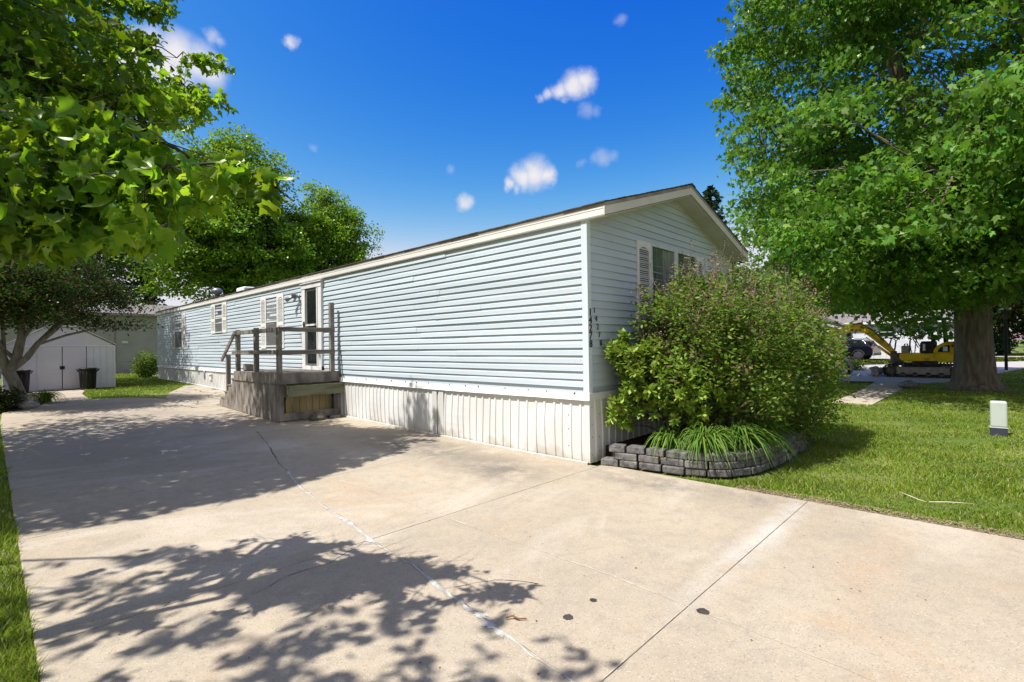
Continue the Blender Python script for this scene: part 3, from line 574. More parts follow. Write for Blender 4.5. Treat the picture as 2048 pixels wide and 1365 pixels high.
# window helper: wall coordinates (u along, z), fn maps (u, out, z)
def ubox(mb, fn, u0, u1, o0, o1, z0, z1):
    v = [fn(u, o, z) for u in (u0, u1) for o in (o0, o1) for z in (z0, z1)]
    mb.add(v, [(0, 1, 3, 2), (4, 6, 7, 5), (0, 4, 5, 1), (2, 3, 7, 6), (0, 2, 6, 4), (1, 5, 7, 3)])
def window(fn, u0, u1, z0, z1, up='glass', lo='screen', mid=True, fw=.035):
    mb = MB(); ubox(mb, fn, u0, u1, .012, .045, z1-fw, z1); ubox(mb, fn, u0, u1, .012, .050, z0, z0+fw); ubox(mb, fn, u0, u0+fw, .012, .045, z0+fw, z1-fw); ubox(mb, fn, u1-fw, u1, .012, .045, z0+fw, z1-fw)
    zm = (z0+z1)/2
    if mid: ubox(mb, fn, u0+fw, u1-fw, .014, .036, zm-.016, zm+.016)
    o = mb.build('window', 'trim', HOME, bevel=.003)
    mb = MB(); ubox(mb, fn, u0+fw, u1-fw, .010, .022, zm if mid else z0+fw, z1-fw); mb.build('pane', up, o)
    if mid: mb = MB(); ubox(mb, fn, u0+fw, u1-fw, .010, .028, z0+fw, zm); mb.build('pane', lo, o)
    return o
def shutter(fn, u0, u1, z0, z1, mid=True, arch=True):
    fw = .045; o0, o1 = .014, .040; mb = MB(); zm = z0+(z1-z0)*.46
    ubox(mb, fn, u0, u0+fw, o0, o1, z0, z1); ubox(mb, fn, u1-fw, u1, o0, o1, z0, z1); ubox(mb, fn, u0+fw, u1-fw, o0, o1, z0, z0+.09); ubox(mb, fn, u0+fw, u1-fw, o0, o1, z1-.08, z1)
    if mid: ubox(mb, fn, u0+fw, u1-fw, o0, o1, zm-.05, zm+.05)
    z = z0+.10
    while z < z1-.10:
        if not (mid and abs(z-zm) < .06):
            v = [fn(u, o, zz_) for u in (u0+fw-.002, u1-fw+.002) for o, zz_ in ((.038, z), (.038, z+.004), (.018, z+.020), (.018, z+.016))]
            mb.add(v, [(0, 1, 2, 3), (7, 6, 5, 4), (0, 4, 5, 1), (1, 5, 6, 2), (2, 6, 7, 3), (3, 7, 4, 0)])
        z += .028
    if arch:
        c = (u0+u1)/2; w = (u1-u0)/2-fw; V = []; n = 8; zt = z1-.08
        for i in range(n+1):
            t = -1+2*i/n; V += [(c+w*t, zt+.001), (c+w*t, zt-.05*t*t)]
        pts = [fn(u, .0385, z_) for u, z_ in V]+[fn(u, .020, z_) for u, z_ in V]
        mb.add(pts, [(2*i, 2*i+1, 2*i+3, 2*i+2) for i in range(n)]+[(2*i+1, 2*i+3, 2*(n+1)+2*i+3, 2*(n+1)+2*i+1) for i in range(n)])
    o = mb.build('shutter', 'pvc', HOME)
    mb = MB(); ubox(mb, fn, u0+fw-.004, u1-fw+.004, .0135, .017, z0+.05, z1-.05); mb.build('shutter_back', 'gap', o)
LW = lambda u, o, z: (-o, u, z)
GW = lambda u, o, z: (u, -o, z)
shutter(LW, 9.37, 9.765, 1.545, 2.945); shutter(LW, 10.56, 10.92, 1.545, 2.945); window(LW, 9.765, 10.56, 1.585, 2.925, 'curtainlt', 'screen')
shutter(LW, 13.81, 14.19, 2.075, 3.05); shutter(LW, 14.97, 15.40, 2.075, 3.05); window(LW, 14.19, 14.97, 2.085, 3.04, 'glass', 'screen')
shutter(LW, 18.63, 19.03, 1.57, 2.98); shutter(LW, 20.18, 20.6, 1.57, 2.98, arch=False); window(LW, 19.03, 20.18, 1.60, 2.97, 'curtainlt', 'screen')
shutter(GW, 1.215, 1.60, 1.62, 3.02, mid=False); shutter(GW, 3.22, 3.50, 1.62, 3.02, mid=False)
window(GW, 1.61, 2.40, 1.70, 3.015, 'curtain', mid=False, fw=.03); window(GW, 2.46, 3.21, 1.70, 3.015, 'curtain', mid=False, fw=.03)
mb = MB(); mb.box(1.98, 2.33, -.029, -.024, 1.74, 2.97); mb.build('curtain', 'curtainlt', HOME)
mb = MB(); mb.box(2.39, 2.47, -.052, -.012, 1.66, 3.03); mb.box(1.60, 3.22, -.05, -.012, 1.655, 1.70); mb.build('window_mullion', 'trim', HOME, bevel=.004)
# door
mb = MB()
mb.box(-.075, -.005, 8.04, 8.21, 1.03, 3.0); mb.box(-.075, -.005, 7.20, 7.37, 1.03, 3.0); mb.box(-.085, -.005, 7.19, 8.22, 2.93, 3.07); mb.box(-.080, -.005, 7.20, 8.21, 1.03, 1.12)
DO = mb.build('door', 'frame_grey', HOME, bevel=.004)
mb = MB(); mb.box(-.055, -.02, 7.40, 8.01, 1.13, 2.92); mb.build('door_panel', 'door', DO)
mb = MB(); mb.box(-.061, -.056, 7.45, 7.94, 2.11, 2.87); mb.box(-.061, -.056, 7.45, 7.94, 1.18, 2.04); mb.build('door_glass', 'glass', DO)
mb = MB(); mb.box(-.072, -.056, 7.40, 8.01, 2.05, 2.09); mb.box(-.074, -.057, 7.40, 7.445, 1.13, 2.92); mb.build('door_rail', 'frame_grey', DO, bevel=.003)
mb = MB(); mb.box(-.105, -.076, 8.05, 8.075, 2.02, 2.16); mb.box(-.12, -.10, 8.02, 8.08, 2.08, 2.10); mb.build('door_handle', 'black_plastic', DO, bevel=.003)
mb = MB(); mb.prism([(-.11, 3.055), (-.005, 3.09), (-.005, 3.075), (-.11, 3.045)], 1, 7.15, 8.26); mb.build('door_hood', 'frame_grey', DO)
# flood light beside the door
mb = MB(); mb.lathe([(0, 0), (.05, 0), (.05, .03), (0, .03)], (-.05, 8.46, 2.80), 14, axis='x')
FL = mb.build('porch_light', 'metal', HOME)
for dy, dz, a in ((.16, -.02, .5), (-.10, .03, -.5)):
    mb = MB(); mb.tube([(-.07, 8.46, 2.80), (-.13, 8.46+dy*.5, 2.80+dz)], .014, 8); mb.tube([(-.12, 8.46+dy*.4, 2.80+dz+.01), (-.17, 8.46+dy, 2.78+dz), (-.22, 8.46+dy*1.6, 2.74+dz)], [.022, .035, .06], 12); mb.build('lamp_head', 'metal', FL)
mb = MB(); mb.tube([(-.07, 8.46, 2.79), (-.14, 8.44, 2.72), (-.16, 8.43, 2.66)], [.02, .03, .028], 8); mb.build('motion_sensor', 'dusty', FL)
# faucet box and cable outlet low on the skirt, far end meter
mb = MB(); mb.box(-.09, -.03, 15.3, 15.62, .68, .72); mb.box(-.06, -.02, 15.34, 15.58, .50, .68); mb.build('faucet_box', 'skirt', HOME, bevel=.005)
mb = MB(); mb.tube([(-.05, 16.1, .85), (-.06, 16.1, .62), (-.04, 16.1, .5)], .03, 8); mb.build('hose_bib', 'metal', HOME)
mb = MB(); mb.box(-.1, -.03, 16.9, 17.05, .80, .95); mb.build('outlet_box', 'metal', HOME)
# roof vents
def rz(x): return 3.27+.307*(x+.05)
mb = MB(); mb.lathe([(.10, 0), (.10, .18), (.16, .20), (.21, .30), (.20, .38), (.12, .44), (0, .46)], (1.5, 20.1, rz(1.5)-.04), 16); mb.build('turbine_vent', 'metal', HOME)
mb = MB(); mb.box(1.05, 1.65, 15.55, 16.35, rz(1.3)-.16, rz(1.3)+.10); mb.build('skylight', 'white_plastic', HOME, bevel=.06, seg=4)
# house numbers
def textmesh(ch, size, name, parent, basis, org, mt='number', ext=.004, bold=0):
    cu = bpy.data.curves.new('t', 'FONT'); cu.body = ch; cu.size = size; cu.extrude = ext; cu.offset = bold; cu.align_x = 'CENTER'; cu.align_y = 'CENTER'
    ob = bpy.data.objects.new('t', cu); COL.objects.link(ob); dg = bpy.context.evaluated_depsgraph_get(); me = bpy.data.meshes.new_from_object(ob.evaluated_get(dg)); bpy.data.objects.remove(ob); bpy.data.curves.remove(cu)
    bx, bz = np.array(basis[0], float), np.array(basis[1], float); bn = np.cross(bx, bz); off = OFF[parent.name]
    for v in me.vertices:
        c = v.co; p = np.array(org)+bx*c.x+bz*c.y+bn*c.z-off; v.co = p
    me.name = name; return link(name, me, mt, parent)
for i, ch in enumerate('14278'):
    textmesh(ch, .135, 'house_number', HOME, ((1, 0, 0), (0, 0, 1)), (.016, -.036, 1.925-i*.1))
    textmesh(ch, .105, 'house_number', HOME, ((1, 0, 0), (0, 0, 1)), (.125+i*.034, -.026, 1.955-i*.105), ext=.003, bold=-.001)

# ------------------------------------------------------------------ deck
DK = thing('porch_deck', 'weathered grey wooden porch deck with railing and steps below the front door', 'porch', (-.65, 8.2, .1))
zt = 1.03
mb = MB()
for i in range(9):
    x0 = -1.30+i*.143; mb.box(x0, x0+.137, 6.49, 9.0, zt-.03+random.uniform(-.002, .002), zt+.006*random.random())
mb.build('deck_boards', 'woodh', DK, bevel=.003)
mb = MB(); mb.box(-1.325, -1.302, 6.465, 9.03, zt-.21, zt-.002); mb.build('front_rim', 'wood', DK, bevel=.004)
mb = MB(); mb.box(-1.325, -.05, 6.44, 6.463, zt-.21, zt-.001); mb.build('side_rim', 'wood', DK, bevel=.004)
mb = MB(); y = 6.5
while y < 9.92:
    y1 = min(y+.138, 9.92); zz1 = zt-.213
    if y1 > 9.05: zz1 = min(zz1, .84-(y1-9.05)*.62)
    mb.box(-1.302, -1.285, y, y1-.006, gzf(-1.3, y)+.14, zz1); y += .138
mb.build('front_skirt_boards', 'wood', DK, bevel=.003)
mb = MB(); mb.add([(-1.312, 6.48, gzf(-1.3, 6.5)+.012), (-1.312, 10.1, gzf(-1.3, 10)+.012), (-1.312, 10.1, gzf(-1.3, 10)+.17), (-1.312, 6.48, gzf(-1.3, 6.5)+.18), (-1.29, 6.48, gzf(-1.3, 6.5)+.012), (-1.29, 10.1, gzf(-1.3, 10)+.012), (-1.29, 10.1, gzf(-1.3, 10)+.17), (-1.29, 6.48, gzf(-1.3, 6.5)+.18)],
                  [(0, 1, 2, 3), (7, 6, 5, 4), (0, 4, 5, 1), (3, 2, 6, 7), (0, 3, 7, 4), (1, 5, 6, 2)]); mb.build('front_base_board', 'wood', DK)
mb = MB(); x = -1.28
while x < -.05: mb.box(x, min(x+.134, -.03), 6.55, 6.567, gzf(0, 6.5)+.12, zt-.214); x += .14
mb.build('side_skirt_boards', 'woodyel', DK, bevel=.003)
mb = MB(); mb.box(-1.30, -.04, 6.48, 6.50, gzf(0, 6.5)+.015, gzf(0, 6.5)+.17); mb.build('side_base_board', 'wood', DK, bevel=.004)
for xa in (-1.283, -.14): mb = MB(); mb.box(xa, xa+.092, 6.50, 6.549, .1, zt-.214); mb.build('corner_post', 'wood', DK, bevel=.004)
for s_ in (-1.16, -.17):
    mb = MB(); mb.tube([(s_, 6.52, .55), (s_-.03, 6.46, .48), (s_-.01, 6.50, .30), (s_, 6.53, .22)], [.02, .014, .012, .016], 6); mb.build('planter_bracket', 'gap', DK)
mb = MB(); mb.box(-1.19, -.01, 6.26, 6.283, .575, .79); mb.box(-1.19, -1.168, 6.284, 6.43, .577, .787); mb.box(-.032, -.01, 6.284, 6.43, .577, .787); mb.box(-1.167, -.033, 6.284, 6.43, .577, .60); mb.build('planter_box', 'woodgreen', DK, bevel=.003)
mb = MB(); mb.box(-1.164, -.035, 6.286, 6.428, .60, .76); mb.build('planter_soil', 'mulch', DK)
pw = .089
def post(x, y, z0, z1): mb = MB(); mb.box(x-pw/2, x+pw/2, y-pw/2, y+pw/2, z0, z1); return mb.build('post', 'wood', DK, bevel=.004)
post(-1.255, 6.555, zt+.001, 1.965); post(-1.255, 7.78, zt+.001, 1.985); post(-1.255, 8.93, zt+.001, 1.975); post(-.165, 6.53, zt+.001, 2.50); post(-1.255, 9.62, .50, 1.40)
mb = MB()
mb.box(-1.338, -1.300, 6.50, 9.02, 1.86, 1.95); mb.build('top_rail', 'woodh', DK, bevel=.004)
mb = MB(); mb.box(-1.30, -.12, 6.468, 6.508, 1.868, 1.957); mb.build('top_rail', 'woodh', DK, bevel=.004)
mb = MB(); mb.box(-1.338, -1.300, 6.50, 9.10, 1.42, 1.505); mb.build('lower_rail', 'woodh', DK, bevel=.004)
mb = MB(); mb.box(-1.30, -.12, 6.468, 6.508, 1.408, 1.497); mb.build('lower_rail', 'woodh', DK, bevel=.004)
mb = MB(); mb.beam((-1.32, 8.93, 1.91), (-1.32, 9.88, 1.27), .038, .09); mb.build('stair_rail', 'woodh', DK, bevel=.004)
for i, (ya, yb, z1) in enumerate([(9.03, 9.26, .85), (9.26, 9.54, .70), (9.54, 9.81, .53), (9.81, 10.06, .36)]):
    mb = MB(); mb.box(-1.30, -.10, ya+.002, yb+.02, z1-.035, z1); mb.box(-1.28, -.12, yb-.02, yb-.001, z1-.17, z1-.036); mb.build('step', 'woodh', DK, bevel=.004)
mb = MB(); mb.prism([(9.04, .18), (10.04, .18), (10.04, .32), (9.80, .36), (9.79, .49), (9.53, .50), (9.52, .66), (9.25, .67), (9.24, .82), (9.04, .82)], 0, -1.284, -1.262); mb.build('stringer', 'wood', DK)
for q in ((8.88, 8.99, 1.87, 1.955), (8.55, 8.98, 1.425, 1.50), (7.74, 7.82, 1.87, 1.95)): mb = MB(); mb.box(-1.345, -1.339, *q); mb.build('bare_wood_patch', 'woodh', DK)
t = MB(); t.box(-1.20, -1.02, 8.62, 8.80, zt+.008, zt+.16); o = t.build('wood_block', 'dusty', loc=(-1.1, 8.7, zt)); tag(o, 'small pale weathered block standing on the deck by the left railing post', 'block'); o.modifiers.new('b', 'BEVEL').width = .02
def pebble(name, c, r, mt, label, cat, n=2, seed=0, group=None):
    import bmesh
    bm = bmesh.new(); bmesh.ops.create_icosphere(bm, subdivisions=3, radius=1); rr = random.Random(seed)
    ph = [rr.uniform(0, 6) for _ in range(6)]
    for v in bm.verts:
        p = v.co; k = 1+.12*math.sin(p.x*3+ph[0])+.10*math.sin(p.y*4+ph[1])+.08*math.sin(p.z*5+ph[2])+.04*math.sin(p.x*9+p.y*7+ph[3]); v.co = Vector((p.x*r[0]*k, p.y*r[1]*k, p.z*r[2]*k))
    me = bpy.data.meshes.new(name); bm.to_mesh(me); bm.free(); o = link(name, me, mt); o.location = c
    tag(o, label, cat, group); return o
pebble('mossy_stump', (-.62, 6.28, .12), (.17, .13, .10), 'bark', 'mossy cut log lying at the foot of the deck under the planter', 'log', seed=3)
pebble('flat_stone', (-.24, 6.30, .085), (.13, .10, .05), 'block', 'small dark flat stone between the mossy log and the skirting', 'stone', seed=5)

# ------------------------------------------------------------------ trees
def crown_pts(ells, nclump, rc, per, minfrac=.45, flat=.5, keep=None, seed=0, leafkeep=None):
    r = np.random.default_rng(seed); cs = []
    vols = np.array([e[1][0]*e[1][1]*e[1][2] for e in ells]); vols = vols/vols.sum(); tries = 0
    while len(cs) < nclump and tries < nclump*60:
        tries += 1
        e = ells[r.choice(len(ells), p=vols)]; d = r.normal(size=3); d /= np.linalg.norm(d); q = minfrac+(1-minfrac)*r.random()**.6
        lump = 1+.13*math.sin(d[0]*5+d[2]*7+seed)+.10*math.sin(d[1]*6-d[2]*4+seed*2)
        c = np.array(e[0])+d*np.array(e[1])*q*lump
        if keep is not None and not keep(c): continue
        cs.append(c)
    cs = np.array(cs); out_ = []
    for c in cs:
        k = int(per*r.uniform(.6, 1.4)); s_ = rc*r.uniform(.65, 1.35); g_ = r.normal(size=(k, 3)); rr = np.linalg.norm(g_, axis=1)[:, None]; g_ = g_/rr*np.minimum(rr, 2.1)*.5
        p = g_*np.array([s_, s_, s_*flat]); p[:, 2] -= .35*(p[:, 0]**2+p[:, 1]**2)/s_
        out_.append(c+p)
    P = np.concatenate(out_)
    if leafkeep is not None: P = P[leafkeep(P)]
    return cs, P
def limbs(mb, base, cs, mains, rbase, r=None, nmain=8, twig=.012, every=1, ok=None):
    """mains: list of polylines (main limbs). every clump gets a twig from the nearest main point."""
    pts = []; rad = []
    for ml in mains:
        ml = np.array(ml, float); k = len(ml); rr = np.linspace(rbase, rbase*.22, k); mb.tube(ml, rr, 7, caps=False)
        for i in range(k-1):
            for t_ in (0, .33, .66): pts.append(ml[i]+(ml[i+1]-ml[i])*t_); rad.append(rr[i])
    pts = np.array(pts)
    for c in cs[::every]:
        d = np.linalg.norm(pts-c, axis=1)+.6*np.maximum(0, pts[:, 2]-c[2]); i = int(np.argmin(d)); a = pts[i]; L_ = np.linalg.norm(c-a)
        mid = (a+c)/2+np.array([0, 0, .10*L_])+rng.normal(size=3)*.05*L_
        if ok is not None and not (ok(a) and ok(mid) and ok((a+mid)/2) and ok((mid+c)/2)): continue
        r0 = min(rad[i]*.6, twig*(1+L_*.9))
        mb.tube([a, mid, c], [r0, r0*.6, twig*.4], 5, caps=False)
def mains_for(base, ztop, center, radii, n, seed):
    r = np.random.default_rng(seed); out_ = []
    for i in range(n):
        a = 2*math.pi*(i+r.random()*.6)/n; el = r.uniform(.15, 1.2); zst = base[2]+(ztop-base[2])*r.uniform(.75, 1.0)
        p0 = np.array([base[0], base[1], zst]); tip = np.array(center)+np.array([math.cos(a)*radii[0]*math.cos(el), math.sin(a)*radii[1]*math.cos(el), radii[2]*math.sin(el)*r.uniform(.3, 1)])*.8
        P = [p0]
        for t_ in (.25, .5, .75, 1):
            q = p0+(tip-p0)*t_; q[2] += .12*np.linalg.norm(tip-p0)*math.sin(math.pi*t_)*(.6); q += r.normal(size=3)*.05*radii[0]; P.append(q)
        out_.append(P)
    return out_
def tree(name, label, base, trunk_r, fork_z, ells, nclump, rc, per, lsize, tmpl, lm, bm_, nm=9, seed=1, group=None, droop=.4, minfrac=.4, flat=.5, twig=.012, trunk_pts=None, mains=None, cat='tree', every=1, keep=None):
    T = thing(name, label, cat, base, group=group)
    cs, P = crown_pts(ells, nclump, rc, per, minfrac, flat, seed=seed, keep=keep)
    mb = MB(); tp = trunk_pts or [(base[0], base[1], base[2]-.1), (base[0], base[1], base[2]+.25), (base[0]+.05, base[1], (base[2]+fork_z)/2), (base[0], base[1]+.05, fork_z)]
    mb.tube(tp, [trunk_r*1.5, trunk_r*1.08]+[trunk_r*(1-.12*i) for i in range(len(tp)-2)], 14); mb.build('trunk', bm_, T)
    mb = MB(); ms = mains if mains is not None else mains_for(base, fork_z, ells[0][0], ells[0][1], nm, seed)
    limbs(mb, base, cs, ms, trunk_r*.55, twig=twig, every=every); mb.build('limbs', bm_, T)
    leafmesh('crown', P, lsize, tmpl, lm, T, droop=droop, upn=.55); return T

# -- big maple on the right lawn
BT = thing('maple_tree', 'huge leafy maple with a thick furrowed trunk rising from the right lawn', 'tree', (15.8, -3.27, 0))
def bigkeep(c):
    x, y, z = pix(c); return not (x < 1415+40*math.sin(y*.03) and z > 0)
ells = [((16, -3.3, 11.5), (7.5, 7.4, 9.2)), ((12.6, -2.8, 5.6), (5.8, 5.4, 2.6)), ((15, -4.5, 5.2), (6.5, 6.5, 2.3))]
def bigkeep2(c):
    x, y, z = pix(c)
    if z > 0 and x < 1432+10*math.sin(y*.05): return False
    if c[2] < 2.7: return False
    if z > 0 and x > 1600 and y > 628: return False
    if z > 0 and 1880 < x < 1990 and y > 590 and c[0] < 16: return False
    return True
cs, P = crown_pts(ells, 1080, .95, 175, .42, .34, keep=bigkeep2, seed=4)
# hanging sprays in front of the street and trunk
ext = []
for (px_, py_, dep) in [(1640, 590, 17), (1690, 610, 17.5), (1735, 600, 16), (1760, 625, 17), (1800, 618, 16), (1830, 640, 17.5), (1850, 600, 15), (1880, 620, 16), (1900, 590, 14), (1930, 600, 15), (1975, 575, 15), (2010, 590, 16), (1780, 655, 19), (1830, 672, 19), (1868, 660, 19), (1620, 560, 16), (1890, 655, 19), (1660, 560, 15), (1725, 570, 15)]:
    ext.append(CAM+(_F+_R2*(px_-1024)/FPX-_U2*(py_-682.5)/FPX)*dep)
cs = np.concatenate([cs, np.array(ext)]); PE = np.concatenate([c+rng.normal(size=(130, 3))*np.array([.5, .5, .20]) for c in ext])
P = np.concatenate([P, PE])
x, y, z = pix(P); P = P[~((z > 0) & (x < 1436+14*np.sin(y*.045)+10*np.sin(y*.11+1)+rng.normal(size=len(x))*6)) & (P[:, 2] > 1.6)]
mb = MB(); tb = []
n = 28
for zz_, rr, ex in [(-.15, .90, .50), (0, .66, .32), (.18, .54, .16), (.5, .485, .07), (1.1, .455, .05), (2.0, .43, .05), (3.0, .42, .06), (4.2, .44, .08)]:
    ring = []
    for j in range(n):
        a = 2*math.pi*j/n; lob = 1+ex*.5*max(0, math.sin(a*4+1.2))+.03*math.sin(a*11+zz_*1.3)-.11*math.exp(-((a-3.25)/.16)**2)*min(1, max(0, zz_))
        ring.append((15.8+rr*lob*math.cos(a)+.02*zz_, -3.27+rr*lob*math.sin(a), zz_))
    tb.append(ring)
mb.add([p for r_ in tb for p in r_], [(i*n+j, i*n+(j+1) % n, (i+1)*n+(j+1) % n, (i+1)*n+j) for i in range(len(tb)-1) for j in range(n)], 0, True)
mb.build('trunk', 'bark', BT)
mb = MB()
bigmains = [[(15.8, -3.05, 3.9), (15.6, -2.6, 5.5), (15.5, -2.2, 7.8), (15.3, -1.4, 11), (15, -.8, 14), (15, -.6, 17)],
            [(15.9, -3.5, 3.9), (16.1, -4.0, 5.5), (16.4, -4.6, 8), (16.8, -5.4, 11), (17, -6, 14), (17, -6.4, 17)]]
mb.tube(bigmains[0], [.30, .27, .24, .18, .11, .05], 12, caps=False); mb.tube(bigmains[1], [.30, .27, .24, .18, .11, .05], 12, caps=False)
rr_ = np.random.default_rng(3); subs = []
for i in range(26):
    ml = bigmains[i % 2]; k = rr_.integers(0, 5); t_ = rr_.random(); p0 = np.array(ml[k])*(1-t_)+np.array(ml[k+1])*t_; a = rr_.uniform(0, 6.28); L_ = rr_.uniform(4.2, 6.4)*(1-.35*max(0, p0[2]-10)/7)
    tip = p0+np.array([math.cos(a)*L_, math.sin(a)*L_, rr_.uniform(-.2, .35)*L_ if p0[2] < 7 else rr_.uniform(.1, .6)*L_]); subs.append([p0, p0+(tip-p0)*.35+np.array([0, 0, .25]), p0+(tip-p0)*.7+np.array([0, 0, .25]), tip])
limbs(mb, None, cs, subs, .13, twig=.010); mb.build('limbs', 'bark', BT)
leafmesh('crown', P, .158, 'lite', 'leaf_big', BT, droop=.8, upn=.5, svar=.4)

# -- near maple at the left, overhanging the driveway
NT = thing('maple_tree', 'overhanging maple branches with large backlit leaves filling the upper left corner', 'tree', (-8.8, 4.0, 0))
SIL = [(-3000, -3000), (356, -3000), (356, 0), (354, 46), (335, 72), (301, 61), (331, 91), (293, 95), (324, 114), (327, 133), (354, 143), (366, 118), (423, 108), (450, 118), (467, 145), (438, 160), (423, 168), (434, 188), (463, 196), (468, 217),
       (457, 246), (419, 246), (408, 255), (362, 261), (343, 244), (316, 261), (282, 229), (236, 221), (213, 236), (267, 244), (305, 251), (312, 282), (328, 297), (373, 330), (419, 340), (457, 324), (495, 331), (505, 362), (560, 352), (596, 381),
       (571, 410), (549, 421), (522, 432), (495, 402), (438, 425), (381, 436), (350, 452), (366, 488), (343, 512), (312, 524), (290, 512), (240, 505), (200, 498), (150, 512), (100, 522), (0, 528), (-3000, 560)]
LIT = [(-5.4, 1.35), (-4.8, 1.15), (-4, .75), (-3.7, .4), (-3.4, -.25), (-3.1, -.7), (-2.95, -1.4), (-3.2, -1.7), (-3.2, -2.3), (-3.5, -3.6), (-3.7, -9), (8, -9), (8, 7), (-.25, 6.4), (-.35, 5.4), (-.6, 4.2), (-.67, 2.9), (-1.05, 2.45), (-2.15, 2.15), (-3.1, 1.8), (-4.5, 1.9), (-5.4, 2.3)]
def shadow_xy(P):
    h = P[..., 2]/(-TR[2]); return P[..., 0]+TR[0]*h, P[..., 1]+TR[1]*h
LIT2 = [(-5.4, 1.35), (-4.8, 1.15), (-4, .85), (-3.6, .5), (-3.35, -.2), (-3.12, -.7), (-2.95, -1.3), (-3.05, -1.85), (-3.42, -2.4), (-3.7, -9), (9, -9), (9, 2.3), (-.7, 2.3), (-2.15, 2.0), (-3.1, 1.75), (-4.5, 1.8), (-5.4, 2.2)]
def dapple(sx, sy):
    # gaps between the leaf sprays that let sun through on to the near concrete
    v = np.sin(sx*7.3+1.1*np.sin(sy*5.1))*np.sin(sy*8.7+1.4*np.sin(sx*4.3)+.7)+.45*np.sin(sx*17+sy*9)*np.sin(sy*19-sx*6)
    return (sy < 1.4) & (v > .10)
def nearkeep(P, pad=0):
    P = np.atleast_2d(P); x, y, z = pix(P); ok = ~((z > .2) & (x > -100) & (y > -150) & (y < 1500) & ~inpoly(x, y, SIL))
    sx, sy = shadow_xy(P); ok &= ~inpoly(sx, sy, LIT) & ~dapple(sx, sy); ok &= np.linalg.norm(P-CAM, axis=1) > 2.3; ok &= P[:, 2] > 2.25; return ok
ellsN = [((-7.8, 4.6, 6.6), (5.6, 6.0, 3.9)), ((-6.3, 6.0, 5.2), (4.0, 4.2, 2.6)), ((-7.0, -.5, 4.4), (2.6, 2.4, 1.5)), ((-7.2, -2.4, 4.2), (2.3, 2.6, 1.3)), ((-6.2, -2.6, 4.6), (1.6, 2.0, 1.0))]
cs, P = crown_pts(ellsN, 680, .85, 85, .2, .45, keep=lambda c: bool(nearkeep(c)[0]), seed=9, leafkeep=lambda P: nearkeep(P))
# low bough of large leaves near the lens
r = np.random.default_rng(21); csA = []; PA = []; twA = []
def unproj(px_, py_, dep): return CAM+(_F+_R2*(px_-1024)/FPX-_U2*(py_-682.5)/FPX)*dep
boughs = [((-60, 260, 3.1), (590, 392, 2.35)), ((-80, 330, 3.0), (360, 470, 2.5)), ((-100, 420, 3.0), (230, 490, 2.6)), ((-60, 400, 2.9), (120, 505, 2.6)), ((-60, 320, 3.0), (470, 385, 2.45)), ((-80, 290, 3.1), (330, 420, 2.65)),
          ((-80, 180, 6.2), (455, 215, 6.7)), ((-60, 90, 6.4), (448, 130, 6.9)), ((-60, 20, 6.6), (350, 25, 7.0)), ((-60, 130, 6.0), (320, 255, 6.4)), ((-60, 220, 5.9), (300, 330, 6.2)), ((-60, 60, 7.2), (330, 100, 7.2)), ((-60, -60, 6.8), (350, -20, 7.0)),
          ((-60, 280, 5.8), (430, 345, 6.3)), ((-60, 200, 7.2), (430, 240, 7.0)), ((-60, 160, 7.6), (400, 190, 7.2)), ((-60, 240, 7.0), (240, 230, 7.0)), ((-60, 350, 5.6), (330, 440, 5.8))]
for a_, b_ in boughs:
    A = unproj(*a_); B = unproj(*b_); n_ = 24; line = [A+(B-A)*t_+np.array([0, 0, .12*math.sin(math.pi*t_)*np.linalg.norm(B-A)*.5])+r.normal(size=3)*.03 for t_ in np.linspace(0, 1, n_)]; twA.append(line)
    for i in range(n_):
        for s_ in range(6 if a_[2] < 4 else 5):
            if i > 20 and s_ > 2: continue
            d = r.normal(size=3); d[2] *= .45; d += (B-A)/np.linalg.norm(B-A)*.6; d /= np.linalg.norm(d); L_ = r.uniform(.12, .55)*(1 if i < 20 else .5)
            e = line[i]+d*L_; csA.append((line[i], e))
            for q in range(11):
                p = line[i]+d*L_*r.uniform(.15, 1.05)+r.normal(size=3)*.045; PA.append(p)
PA = np.array(PA); x, y, z = pix(PA+np.array([0, 0, -.05])); ok = inpoly(x, y, SIL) | (x < -20); sx, sy = shadow_xy(PA); PA = PA[ok & (np.linalg.norm(PA-CAM, axis=1) > 2.1) & ~inpoly(sx+.10*np.sin(sy*13), sy+.10*np.sin(sx*15), LIT2) & ~dapple(sx, sy)]
mb = MB(); mb.tube([(-8.8, 4, -.1), (-8.8, 4, .3), (-8.7, 4, 1.5), (-8.75, 4.05, 3.2)], [.48, .34, .30, .28], 16); mb.build('trunk', 'bark', NT)
mb = MB(); ms = mains_for((-8.8, 4, 0), 3.2, (-7.8, 4.6, 6.6), (5.6, 6, 3.9), 12, 5); ms = [q[:max(2, next((i for i, p in enumerate(q) if i > 0 and not nearkeep(p)[0]), len(q)))] for q in ms]; limbs(mb, None, cs, ms, .15, twig=.006, ok=lambda p: bool(nearkeep(p)[0]))
for ln in twA:
    k = len(ln); mb.tube(ln, np.linspace(.022, .004, k), 6, caps=False)
    A0 = np.array(ln[0]); src = np.array((-8.75, 4.05, 3.0)); mb.tube([src, np.array((-7.3, .6, 3.5)), A0+np.array([-.5, -.35, .15]), A0] if A0[2] < 3.6 and A0[0] > -5.9 and np.linalg.norm(A0-CAM) < 5.5 else [src, (src+A0)/2+np.array([-.2, .5, .6]), A0], [.07, .05, .03, .022] if A0[2] < 3.6 and A0[0] > -5.9 and np.linalg.norm(A0-CAM) < 5.5 else [.07, .045, .022], 6, caps=False)
